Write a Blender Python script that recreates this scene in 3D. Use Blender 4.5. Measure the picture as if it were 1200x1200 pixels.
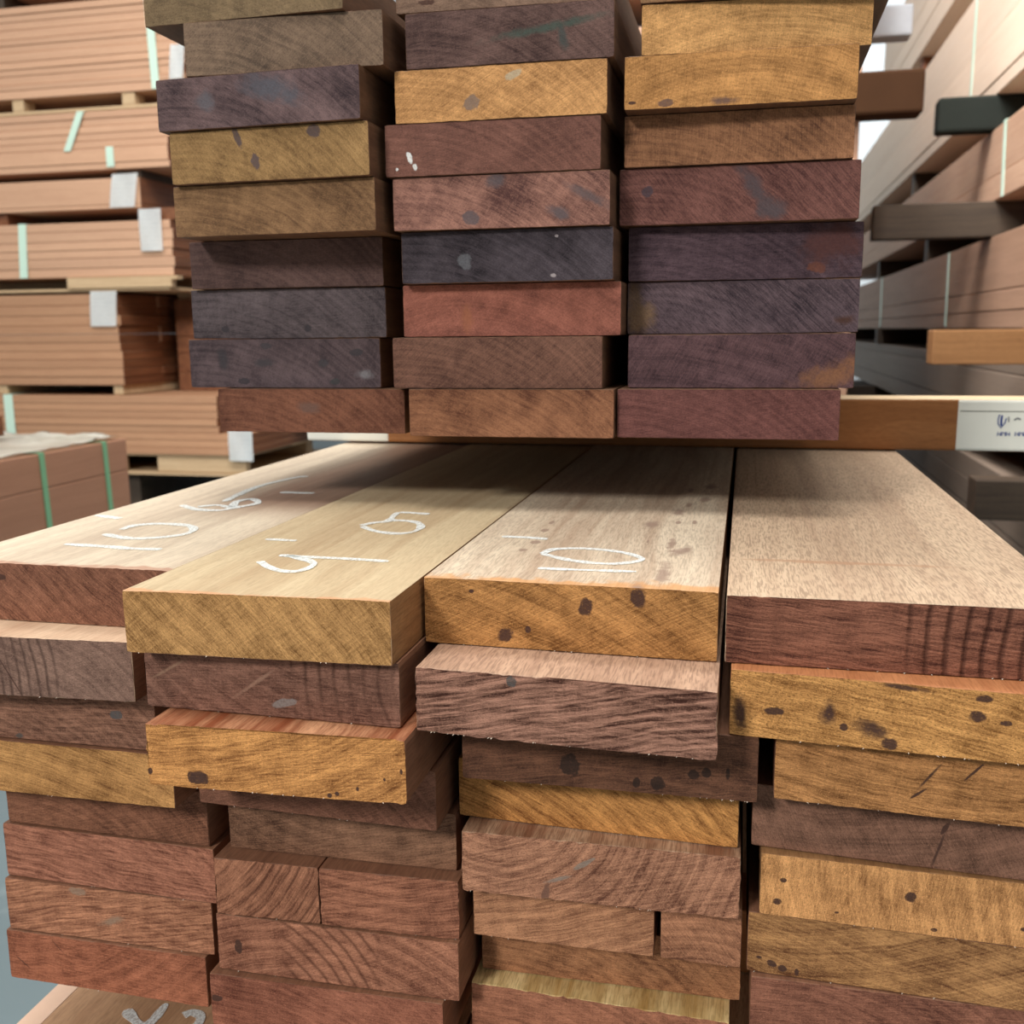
import bpy, bmesh, math, random
from mathutils import Vector, Matrix, noise
random.seed(7)
for o in list(bpy.data.objects): bpy.data.objects.remove(o)

# ------------------------------------------------------------------ measurements (metres, camera at the origin, x right, y into the yard, z up)
BOARDS = {
  '1a': [-0.6839, -0.458, 0.7208, 0.7217, -0.2433, -0.1918],
  '1b': [-0.6476, -0.4742, 0.6759, 0.6861, -0.2947, -0.2433],
  '1c': [-0.6878, -0.4728, 0.7094, 0.7092, -0.3471, -0.2947],
  '1d': [-0.6721, -0.4574, 0.7043, 0.7053, -0.3954, -0.3471],
  '1e': [-0.6578, -0.4484, 0.7434, 0.7393, -0.4473, -0.3954],
  '1f': [-0.6626, -0.4437, 0.7407, 0.7369, -0.5006, -0.4473],
  '1g': [-0.6628, -0.4501, 0.7363, 0.7384, -0.553, -0.5006],
  '1h': [-0.6658, -0.4573, 0.7345, 0.7344, -0.6039, -0.553],
  '2a': [-0.4563, -0.2439, 0.654, 0.6623, -0.2406, -0.1908],
  '2b': [-0.4568, -0.2425, 0.6761, 0.6728, -0.2922, -0.2406],
  '2c': [-0.4389, -0.2324, 0.6439, 0.6524, -0.3427, -0.2922],
  '2d': [-0.4429, -0.2289, 0.719, 0.7118, -0.3943, -0.3427],
  '2e': [-0.4291, -0.2223, 0.7407, 0.7437, -0.4459, -0.3943],
  '2f': [-0.4354, -0.3392, 0.722, 0.7249, -0.4991, -0.4459],
  '2g': [-0.437, -0.2165, 0.7225, 0.7239, -0.5531, -0.4991],
  '2h': [-0.4429, -0.2298, 0.7152, 0.7191, -0.6051, -0.5531],
  '3a': [-0.2409, -0.0133, 0.7312, 0.7265, -0.2432, -0.1893],
  '3b': [-0.2308, -0.0106, 0.6737, 0.6649, -0.2938, -0.2432],
  '3c': [-0.2064, 0.0186, 0.7105, 0.7143, -0.3457, -0.2938],
  '3d': [-0.2208, 0.0064, 0.7484, 0.7401, -0.3975, -0.3457],
  '3e': [-0.2122, 0.0088, 0.7234, 0.7273, -0.4501, -0.3975],
  '3f': [-0.2089, -0.0575, 0.7434, 0.7435, -0.5021, -0.4501],
  '3g': [-0.2099, 0.0122, 0.7729, 0.776, -0.5541, -0.5021],
  '3h': [-0.2147, 0.0043, 0.7533, 0.7467, -0.6061, -0.5541],
  '4a': [-0.0081, 0.2342, 0.7259, 0.7271, -0.2427, -0.1906],
  '4b': [-0.0034, 0.231, 0.7137, 0.6977, -0.2938, -0.2427],
  '4c': [0.0304, 0.221, 0.7238, 0.7126, -0.3458, -0.2938],
  '4d': [0.0161, 0.227, 0.7486, 0.7351, -0.3979, -0.3458],
  '4e': [0.0236, 0.2264, 0.7388, 0.7328, -0.4495, -0.3979],
  '4f': [0.0156, 0.225, 0.741, 0.7338, -0.5014, -0.4495],
  '4g': [0.0193, 0.2343, 0.7355, 0.7355, -0.5534, -0.5014],
  'L8': [-0.5755, -0.3556, 1.0289, 1.0297, -0.1092, -0.0606],
  'L7': [-0.614, -0.3867, 1.0393, 1.0436, -0.0606, -0.0062],
  'L6': [-0.6085, -0.3783, 1.0414, 1.0431, -0.0062, 0.0481],
  'L5': [-0.6025, -0.3786, 1.0343, 1.0396, 0.0481, 0.0996],
  'L4': [-0.5897, -0.3629, 0.9876, 0.9796, 0.0996, 0.1515],
  'L3': [-0.5848, -0.365, 0.9788, 0.9726, 0.1515, 0.2035],
  'L2': [-0.5939, -0.3704, 0.9748, 0.9666, 0.2035, 0.2544],
  'L1': [-0.5582, -0.3502, 0.9734, 0.9813, 0.2544, 0.3059],
  'L0': [-0.6037, -0.387, 0.9789, 0.9731, 0.3059, 0.3579],
  'M8': [-0.3444, -0.1276, 1.0109, 1.0134, -0.1093, -0.0591],
  'M7': [-0.3621, -0.1401, 1.0147, 1.0168, -0.0591, -0.006],
  'M6': [-0.3531, -0.1227, 1.0262, 1.0249, -0.006, 0.0481],
  'M5': [-0.3484, -0.1292, 1.0117, 1.0122, 0.0481, 0.1002],
  'M4': [-0.3526, -0.1322, 1.0024, 1.0063, 0.1002, 0.1524],
  'M3': [-0.358, -0.1413, 0.9982, 1.0061, 0.1524, 0.2029],
  'M2': [-0.347, -0.1354, 1.0007, 1.0054, 0.2029, 0.2535],
  'M1': [-0.3343, -0.1291, 1.001, 1.0054, 0.2535, 0.3054],
  'M0': [-0.3437, -0.1365, 1.0024, 1.0091, 0.3054, 0.3574],
  'R8': [-0.1258, 0.0918, 1.0235, 1.0247, -0.1092, -0.059],
  'R7': [-0.1163, 0.1044, 1.0341, 1.0374, -0.059, -0.0052],
  'R6': [-0.1213, 0.1093, 1.0695, 1.0728, -0.0052, 0.0484],
  'R5': [-0.1205, 0.1107, 1.0649, 1.0739, 0.0484, 0.1031],
  'R4': [-0.1287, 0.1031, 1.0518, 1.0533, 0.1031, 0.1586],
  'R3': [-0.124, 0.0951, 1.0475, 1.0497, 0.1586, 0.2081],
  'R2': [-0.1216, 0.0941, 1.0227, 1.0309, 0.2081, 0.2575],
  'R1': [-0.1061, 0.1059, 1.0257, 1.0448, 0.2575, 0.3037],
  'R0': [-0.1076, 0.1224, 1.025, 1.025, 0.3037, 0.3557],
  '2f2': [-0.3388, -0.2168, 0.7249, 0.7285, -0.4991, -0.4459],
  '3f2': [-0.0525, 0.0114, 0.7435, 0.7436, -0.5021, -0.4501],
}
END_MARKS = {
  '3a': [(0.0151, 0.0093, 0.0052, 0.0078, 0, None), (0.0551, 0.0182, 0.0058, 0.0097, 0, None), (-0.0479, -0.0158, 0.0065, 0.0058, 0, None), (-0.0299, -0.0108, 0.0019, 0.0026, 0, None), (-0.0749, 0.0172, 0.0019, 0.0013, 0, None)],
  '4b': [(-0.0478, -0.0008, 0.0056, 0.0106, -12, None), (-0.0168, -0.0108, 0.0138, 0.0063, -22, None), (-0.0068, -0.0197, 0.0056, 0.0063, 0, None), (-0.1088, -0.0078, 0.005, 0.0125, 0, None), (-0.0848, -0.0038, 0.0081, 0.0031, 0, None), (-0.0378, -0.0108, 0.0025, 0.0025, 0, None), (0.0012, 0.0222, 0.0175, 0.0019, -5, None), (0.0492, 0.0062, 0.0063, 0.0044, 0, None), (0.0522, 0.0192, 0.005, 0.0025, 0, None), (0.0662, 0.0032, 0.0044, 0.0019, 0, None), (0.0292, -0.0307, 0.0075, 0.0031, 0, None)],
  '4e': [(-0.088, -0.0133, 0.0033, 0.0026, 0, None), (-0.084, 0.0047, 0.0026, 0.002, 0, None), (0.008, 0.0037, 0.0039, 0.0039, 0, None), (-0.044, -0.0163, 0.002, 0.0013, 0, None), (0.026, -0.0203, 0.002, 0.0013, 0, None), (0.086, -0.0103, 0.0026, 0.002, 0, None)],
  '4f': [(-0.0773, -0.0196, 0.0033, 0.0026, 0, None), (-0.0853, -0.0166, 0.0033, 0.0026, -30, None), (-0.0663, -0.0206, 0.0013, 0.0026, 0, None), (-0.0953, -0.0126, 0.0026, 0.0013, 0, None)],
  '3c': [(-0.0271, -0.0073, 0.0076, 0.0082, 0, (0.03, 0.018, 0.014)), (0.0389, -0.0163, 0.0051, 0.0051, 0, (0.03, 0.018, 0.014)), (0.0659, -0.0073, 0.0038, 0.0038, 0, (0.03, 0.018, 0.014)), (0.0759, -0.0053, 0.0038, 0.0038, 0, (0.03, 0.018, 0.014)), (0.0909, -0.0053, 0.0025, 0.0057, 0, (0.03, 0.018, 0.014)), (0.0239, -0.0173, 0.0025, 0.0038, 0, (0.03, 0.018, 0.014))],
  '2c': [(-0.0624, -0.0156, 0.0069, 0.0052, 0, None), (-0.0674, -0.0156, 0.004, 0.0046, 0, None), (-0.0574, -0.0166, 0.0035, 0.0046, 0, None), (0.0996, 0.0005, 0.0012, 0.0023, 0, None), (0.0866, -0.0066, 0.0012, 0.0017, 0, None), (0.0656, -0.0156, 0.0012, 0.0017, 0, None), (0.0436, -0.0226, 0.0017, 0.0017, 0, None), (0.0496, -0.0206, 0.0017, 0.0017, 0, None), (-0.1014, -0.0136, 0.0023, 0.0029, 0, None)],
  '1a': [(-0.0481, 0.0126, 0.0064, 0.0032, 0, None)],
  '3b': [(-0.0363, 0.0195, 0.0036, 0.0036, 0, (0.09, 0.085, 0.08))],
  '2b': [(0.0126, -0.0136, 0.0096, 0.0036, 15, (0.26, 0.22, 0.2)), (-0.0103, 0.0014, 0.0215, 0.0015, 35, (0.34, 0.19, 0.13)), (-0.0863, 0.0064, 0.018, 0.0012, 30, (0.3, 0.17, 0.11))],
  '1c': [(-0.0277, -0.0231, 0.0044, 0.0025, 0, (0.1, 0.09, 0.08)), (0.0703, 0.0039, 0.0057, 0.0038, 0, (0.1, 0.1, 0.1))],
  '1b': [(-0.0251, -0.007, 0.0242, 0.0006, -60, None)],
  '4c': [(0.0113, 0.0048, 0.014, 0.001, 55, None), (0.0043, -0.0092, 0.0076, 0.001, 40, None), (0.0393, 0.0108, 0.0089, 0.001, 50, None)],
  '4d': [(0.0294, -0.0091, 0.0171, 0.0012, 75, None), (0.0324, 0.0069, 0.0066, 0.002, 60, None)],
  '1g': [(-0.0285, 0.0208, 0.0092, 0.0039, 0, (0.34, 0.22, 0.15)), (0.0024, -0.0052, 0.0144, 0.0039, 20, (0.33, 0.22, 0.15))],
  '1h': [(-0.0885, -0.0075, 0.0098, 0.0005, -38, None), (-0.0474, 0.0125, 0.0117, 0.0004, -45, None)],
  '2g': [(-0.0902, -0.0039, 0.0032, 0.0064, 0, None)],
  '2h': [(-0.1006, 0.0021, 0.0051, 0.0032, 0, None)],
  'L3': [(-0.0321, 0.0165, 0.0035, 0.0104, 18, (0.085, 0.06, 0.065)), (-0.0131, -0.0075, 0.0052, 0.0087, 15, (0.085, 0.06, 0.065)), (0.0529, 0.0185, 0.0069, 0.0078, 0, (0.085, 0.06, 0.065))],
  'M2': [(-0.0268, -0.0082, 0.008, 0.0062, 20, (0.2, 0.14, 0.11)), (0.0132, 0.0148, 0.0089, 0.0036, 20, (0.45, 0.36, 0.24))],
  'M3': [(-0.0824, -0.0076, 0.0031, 0.0062, 20, (0.75, 0.75, 0.72)), (-0.0774, -0.0156, 0.0027, 0.0036, 0, (0.75, 0.75, 0.72)), (-0.0963, -0.0176, 0.0018, 0.0018, 0, (0.75, 0.75, 0.72))],
  'M4': [(-0.0036, 0.0197, 0.0107, 0.0071, 0, (0.1, 0.08, 0.085)), (0.0604, -0.0133, 0.0125, 0.0062, -25, (0.1, 0.08, 0.085)), (-0.0296, -0.0163, 0.008, 0.0071, 0, (0.1, 0.08, 0.085)), (0.0894, 0.0017, 0.0267, 0.0053, -30, (0.11, 0.08, 0.08))],
  'M5': [(0.0498, -0.0201, 0.0027, 0.0018, 0, (0.35, 0.3, 0.3)), (0.0528, 0.0179, 0.0018, 0.0013, 0, (0.35, 0.3, 0.3)), (-0.0422, -0.0032, 0.0072, 0.009, 0, (0.11, 0.11, 0.12))],
  'R2': [(-0.0123, -0.0198, 0.0128, 0.0036, 0, (0.12, 0.07, 0.06)), (-0.0683, -0.0188, 0.0073, 0.0036, 0, (0.12, 0.07, 0.06)), (-0.0993, -0.0178, 0.0036, 0.0018, 0, None)],
  'R4': [(0.0188, 0.0032, 0.0084, 0.0317, 35, (0.085, 0.065, 0.07)), (0.0338, -0.0158, 0.0149, 0.0093, 0, (0.085, 0.065, 0.07)), (-0.0872, 0.0052, 0.0056, 0.0047, 0, (0.07, 0.05, 0.06))],
  'R6': [(-0.101, -0.0096, 0.0152, 0.0152, 20, (0.2, 0.12, 0.065)), (-0.108, 0.0104, 0.0076, 0.019, 0, (0.14, 0.085, 0.05)), (0.102, -0.0136, 0.0114, 0.0048, 0, None)],
  'R7': [(0.089, -0.0139, 0.0368, 0.0119, 20, (0.22, 0.1, 0.05))],
  'R5': [(0.0719, -0.0168, 0.0085, 0.0057, 0, (0.15, 0.055, 0.035)), (0.0849, 0.0063, 0.0285, 0.0228, 0, (0.1, 0.04, 0.035))],
  'L7': [(-0.0726, 0.0034, 0.0065, 0.012, 0, (0.045, 0.04, 0.045)), (-0.0227, 0.0004, 0.012, 0.0046, 0, (0.05, 0.045, 0.05)), (0.0473, 0.0004, 0.0055, 0.0046, 0, (0.05, 0.045, 0.05)), (0.0863, 0.0114, 0.0074, 0.0037, 0, (0.045, 0.04, 0.045)), (-0.0477, -0.0196, 0.0065, 0.0037, 0, (0.04, 0.035, 0.04)), (-0.0197, 0.0194, 0.0074, 0.0037, 0, (0.05, 0.045, 0.05)), (0.0953, -0.0116, 0.0111, 0.0055, 0, (0.2, 0.19, 0.2)), (0.0603, -0.0206, 0.0074, 0.0037, 0, (0.05, 0.05, 0.05))],
  'L6': [(-0.0746, -0.0159, 0.0055, 0.0037, 0, (0.04, 0.035, 0.04)), (0.0244, -0.0159, 0.0037, 0.0037, 0, (0.04, 0.035, 0.04))],
  'L8': [(-0.0005, 0.0029, 0.0128, 0.0073, 0, (0.13, 0.075, 0.06))],
  'L2': [(0.0191, 0.0081, 0.0344, 0.0121, -15, (0.085, 0.085, 0.1)), (-0.0559, 0.0011, 0.0121, 0.0103, 0, (0.11, 0.1, 0.11))],
  'M1': [(0.0377, 0.0045, 0.0534, 0.0045, 8, (0.055, 0.075, 0.06)), (0.0537, -0.0064, 0.0045, 0.0125, 10, (0.05, 0.06, 0.055))],
  'M0': [(-0.0729, -0.0164, 0.0089, 0.0027, 0, None)],
  'M6': [(-0.0451, -0.007, 0.0064, 0.0182, 0, (0.3, 0.11, 0.06))],
  '3e': [(-0.0103, 0.0078, 0.0103, 0.0019, 35, (0.32, 0.25, 0.2)), (-0.0303, -0.0072, 0.0116, 0.0016, 20, (0.32, 0.25, 0.2)), (-0.0413, -0.0222, 0.0032, 0.009, -10, (0.2, 0.1, 0.07))],
}
TOP_MARKS = {
  '3a': [(0.0691, 0.4731, 0.0041, 0.02, 0, (0.3, 0.2, 0.15)), (0.0921, 0.5042, 0.0071, 0.028, 0, (0.3, 0.2, 0.15)), (0.0881, 0.4082, 0.0061, 0.018, 0, (0.3, 0.2, 0.15)), (0.0721, 0.3652, 0.0032, 0.017, 0, (0.3, 0.2, 0.15)), (0.0641, 0.3212, 0.0073, 0.021, 0, (0.3, 0.2, 0.15)), (0.0421, 0.2501, 0.0073, 0.018, 0, (0.3, 0.2, 0.15)), (0.0681, 0.1612, 0.004, 0.0221, 0, (0.3, 0.2, 0.15)), (0.0771, 0.1301, 0.0092, 0.016, 0, (0.3, 0.2, 0.15)), (0.0831, 0.1421, 0.0051, 0.014, 0, (0.3, 0.2, 0.15)), (0.0691, 0.0522, 0.0061, 0.0391, 0, (0.3, 0.2, 0.15)), (0.0541, 0.0001, 0.0051, 0.011, 0, (0.3, 0.2, 0.15)), (-0.0569, 0.2421, 0.003, 0.0092, 0, (0.3, 0.2, 0.15)), (-0.0559, 0.2022, 0.0041, 0.0071, 0, (0.3, 0.2, 0.15)), (-0.0539, 0.1462, 0.0051, 0.0073, 0, (0.3, 0.2, 0.15)), (-0.0579, 0.1121, 0.0032, 0.0051, 0, (0.3, 0.2, 0.15)), (0.0461, 0.1682, 0.001, 0.0081, 0, (0.3, 0.2, 0.15)), (0.0671, 0.2641, 0.003, 0.009, 0, (0.3, 0.2, 0.15)), (0.0831, 0.2671, 0.002, 0.009, 0, (0.3, 0.2, 0.15))],
  '4a': [(-0.035, 0.1195, 0.0865, 0.0051, 0, (0.42, 0.24, 0.14))],
}
CHALK = {
  '1a': [[(-0.612, 0.797), (-0.563, 0.794), (-0.539, 0.791), (-0.509, 0.793)], [(-0.605, 0.846), (-0.567, 0.832), (-0.541, 0.841), (-0.526, 0.86), (-0.529, 0.882), (-0.547, 0.901), (-0.581, 0.904), (-0.6, 0.891), (-0.601, 0.869)], [(-0.677, 0.936), (-0.638, 0.923)], [(-0.619, 1.011), (-0.588, 0.989), (-0.559, 0.988), (-0.551, 1.006), (-0.539, 1.037), (-0.559, 1.063), (-0.568, 1.044), (-0.558, 1.011), (-0.579, 1.018), (-0.595, 1.004)], [(-0.583, 1.041), (-0.597, 1.149), (-0.587, 1.226), (-0.575, 1.252)], [(-0.548, 1.116), (-0.504, 1.117)]],
  '2a': [[(-0.396, 0.761), (-0.381, 0.745), (-0.364, 0.733), (-0.35, 0.733), (-0.345, 0.746), (-0.347, 0.761), (-0.357, 0.772), (-0.37, 0.779), (-0.382, 0.787)], [(-0.39, 0.786), (-0.361, 0.784), (-0.328, 0.784), (-0.288, 0.781)], [(-0.434, 0.848), (-0.402, 0.846)], [(-0.37, 0.927), (-0.362, 0.944), (-0.351, 0.955), (-0.356, 0.987), (-0.353, 1.004), (-0.321, 1.0)], [(-0.367, 0.923), (-0.346, 0.903), (-0.323, 0.895), (-0.309, 0.903), (-0.307, 0.925), (-0.316, 0.948), (-0.331, 0.959), (-0.347, 0.959)]],
  '3a': [[(-0.216, 0.892), (-0.193, 0.892), (-0.172, 0.888)], [(-0.165, 0.827), (-0.144, 0.811), (-0.124, 0.802), (-0.103, 0.8), (-0.086, 0.809), (-0.079, 0.823), (-0.093, 0.841), (-0.113, 0.851), (-0.136, 0.854), (-0.158, 0.846), (-0.165, 0.827)], [(-0.158, 0.774), (-0.129, 0.774), (-0.079, 0.777)]],
  'b': [[(-0.598, 0.807), (-0.565, 0.79), (-0.562, 0.825)], [(-0.535, 0.812), (-0.529, 0.818), (-0.518, 0.815), (-0.514, 0.804), (-0.517, 0.793), (-0.5, 0.792)]],
}
CAM_F, CAM_FW, CAM_R, CAM_U = 1175.7, (-0.221801, 0.958726, -0.177901), (0.974609, 0.223709, -0.00952), (-0.030671, 0.175495, 0.984002)

H = 0.98            # height of the camera above the floor; everything below is given relative to the camera

# ------------------------------------------------------------------ camera
sc = bpy.context.scene
cd = bpy.data.cameras.new('camera'); cam = bpy.data.objects.new('camera', cd); sc.collection.objects.link(cam)
m = Matrix((CAM_R, CAM_U, tuple(-c for c in CAM_FW))).transposed().to_4x4()
m.translation = (0, 0, H); cam.matrix_world = m
cd.sensor_width = 36; cd.lens = CAM_F/1200*36; cd.clip_start = .02
cd.dof.use_dof = True; cd.dof.focus_distance = .80; cd.dof.aperture_fstop = 9.5
sc.camera = cam

# ------------------------------------------------------------------ light
w = bpy.data.worlds.new('world'); sc.world = w; w.use_nodes = True
w.node_tree.nodes['Background'].inputs[0].default_value = (.93, .97, 1, 1)
w.node_tree.nodes['Background'].inputs[1].default_value = .76
def area(name, loc, target, size, power, color=(1, 1, 1), sy=None, spread=180):
    l = bpy.data.lights.new(name, 'AREA'); l.energy = power; l.color = color; l.size = size; l.spread = math.radians(spread)
    if sy: l.shape = 'RECTANGLE'; l.size_y = sy
    o = bpy.data.objects.new(name, l); sc.collection.objects.link(o)
    o.location = loc; o.rotation_euler = (Vector(target)-Vector(loc)).to_track_quat('-Z', 'Y').to_euler()
    return o
area('yard_door_daylight', (-4.3, -8.2, 6.6), (-.2, 1, H), 1.7, 1980, (1, .985, .95))
area('overhead_fill', (-3.6, 1.8, 5.2), (-3.6, 3.2, 0), 1.6, 205, (1, .98, .94))  # added overhead fill that brightens the left packs
area('overhead_fill', (-.2, -.1, 4.6), (.0, .9, 0), 1.6, 255, (1, .98, .94))  # added overhead fill that lifts the top faces of the lower pile
area('overhead_fill', (-.5, 2.5, 4.7), (1.1, 5.2, .9), 1.6, 560, (1, .98, .96), spread=140)  # added fill aimed at the sides of the right stack
area('overhead_fill', (1.5, 10.2, 4.6), (1.5, 14, 2.5), 1.6, 420, (.95, .98, 1))  # added fill turned on the back wall to whiten it
vs = sc.view_settings
vs.view_transform = 'Standard'; vs.look = 'None'; vs.gamma = 1; vs.use_curve_mapping = False
vs.exposure = -1.3

# ------------------------------------------------------------------ helpers
def lin(c): return tuple(((v/255)/12.92 if v/255 <= .04045 else ((v/255+.055)/1.055)**2.4) for v in c)
def shade(c, k): return tuple(v*k for v in c)
class NT:
    def __init__(s, name):
        s.m = bpy.data.materials.new(name); s.m.use_nodes = True; s.t = s.m.node_tree; s.n = s.t.nodes; s.l = s.t.links
        s.bsdf = s.n['Principled BSDF']; s.tc = s.n.new('ShaderNodeTexCoord').outputs['Object']
    def put(s, sock, v):
        if isinstance(v, bpy.types.NodeSocket): s.l.new(v, sock)
        elif isinstance(v, (tuple, list)) and sock.type == 'RGBA': sock.default_value = tuple(v[:3])+(1,)
        else: sock.default_value = v
    def math(s, op, a, b=0., c=None, clamp=False):
        n = s.n.new('ShaderNodeMath'); n.operation = op; n.use_clamp = clamp
        s.put(n.inputs[0], a); s.put(n.inputs[1], b)
        if c is not None: s.put(n.inputs[2], c)
        return n.outputs[0]
    def vec(s, op, a, b=(0, 0, 0), c=None):
        n = s.n.new('ShaderNodeVectorMath'); n.operation = op
        s.put(n.inputs[0], a); s.put(n.inputs[1], b)
        if c is not None: s.put(n.inputs[2], c)
        return n.outputs['Value'] if op in ('LENGTH', 'DISTANCE', 'DOT_PRODUCT') else n.outputs[0]
    def noise(s, v, scale, detail=2., color=False, rough=.5):
        n = s.n.new('ShaderNodeTexNoise'); s.put(n.inputs['Vector'], v); n.inputs['Scale'].default_value = scale
        n.inputs['Detail'].default_value = detail; n.inputs['Roughness'].default_value = rough
        return n.outputs['Color' if color else 'Fac']
    def map(s, v, loc=(0, 0, 0), rot=(0, 0, 0), scale=(1, 1, 1)):
        n = s.n.new('ShaderNodeMapping'); s.put(n.inputs[0], v)
        n.inputs[1].default_value = loc; n.inputs[2].default_value = rot; n.inputs[3].default_value = scale
        return n.outputs[0]
    def turn(s, v, deg, kx, kz, plane='xz'):
        """coordinates along and across a direction that rises to the right by deg"""
        a = math.radians(deg); c, q = math.cos(a), math.sin(a)
        d1 = s.vec('DOT_PRODUCT', v, (c*kx, 0, q*kx) if plane == 'xz' else (c*kx, q*kx, 0))
        d2 = s.vec('DOT_PRODUCT', v, (-q*kz, 0, c*kz) if plane == 'xz' else (-q*kz, c*kz, 0))
        n = s.n.new('ShaderNodeCombineXYZ'); s.put(n.inputs[0], d1); s.put(n.inputs[2], d2); return n.outputs[0]
    def ramp(s, v, a, b, lo=0., hi=1.):
        n = s.n.new('ShaderNodeMapRange'); n.interpolation_type = 'SMOOTHSTEP'; s.put(n.inputs[0], v)
        n.inputs[1].default_value = a; n.inputs[2].default_value = b; n.inputs[3].default_value = lo; n.inputs[4].default_value = hi
        return n.outputs[0]
    def mix(s, f, a, b, mode='MIX'):
        n = s.n.new('ShaderNodeMix'); n.data_type = 'RGBA'; n.blend_type = mode
        s.put(n.inputs[0], f); s.put(n.inputs[6], a); s.put(n.inputs[7], b); return n.outputs[2]
    def bump(s, h, strength, dist):
        n = s.n.new('ShaderNodeBump'); n.inputs['Strength'].default_value = strength; n.inputs['Distance'].default_value = dist
        s.put(n.inputs['Height'], h); s.l.new(n.outputs[0], s.bsdf.inputs['Normal'])
    def end(s, col, rough=.75, spec=.25):
        s.put(s.bsdf.inputs['Base Color'], col); s.bsdf.inputs['Roughness'].default_value = rough
        s.bsdf.inputs['Specular IOR Level'].default_value = spec; return s.m
def flat(name, c, rough=.7, spec=.3, var=.12, scale=20):
    t = NT(name); n = t.noise(t.tc, scale, 4)
    return t.end(t.mix(n, shade(c, 1-var), shade(c, 1+var)), rough, spec)

def marks(t, P, col, L, plane, default):
    """stains, knots and cracks: ragged-edged ellipses given in the plane of the face"""
    e1 = t.noise(P, 210, 3, rough=.7); e2 = t.noise(P, 60, 2); grit = t.noise(P, 520, 2)
    wob = t.math('ADD', t.math('MULTIPLY', t.math('SUBTRACT', e1, .5), .9), t.math('MULTIPLY', t.math('SUBTRACT', e2, .5), 1.5))
    for (a, b, ra, rb, rot, c) in L:
        v = t.vec('SUBTRACT', P, (a, 0, b) if plane == 'xz' else (a, b, 0))
        v = t.turn(v, rot, 1/ra, 1/rb, plane)
        d = t.math('ADD', t.vec('LENGTH', v), wob if min(ra, rb) > .0012 else t.math('MULTIPLY', wob, .6))
        big = max(ra, rb) > .0105
        f = t.ramp(d, 1.12 if not big else 1.35, .82 if not big else .35, 0, .97 if c is None else .85)
        base = c or default
        col = t.mix(t.math('MULTIPLY', f, t.ramp(grit, .25, .5, .75, 1.)), col, t.mix(grit, shade(base, .7), shade(base, 1.35)))
    return col

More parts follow.
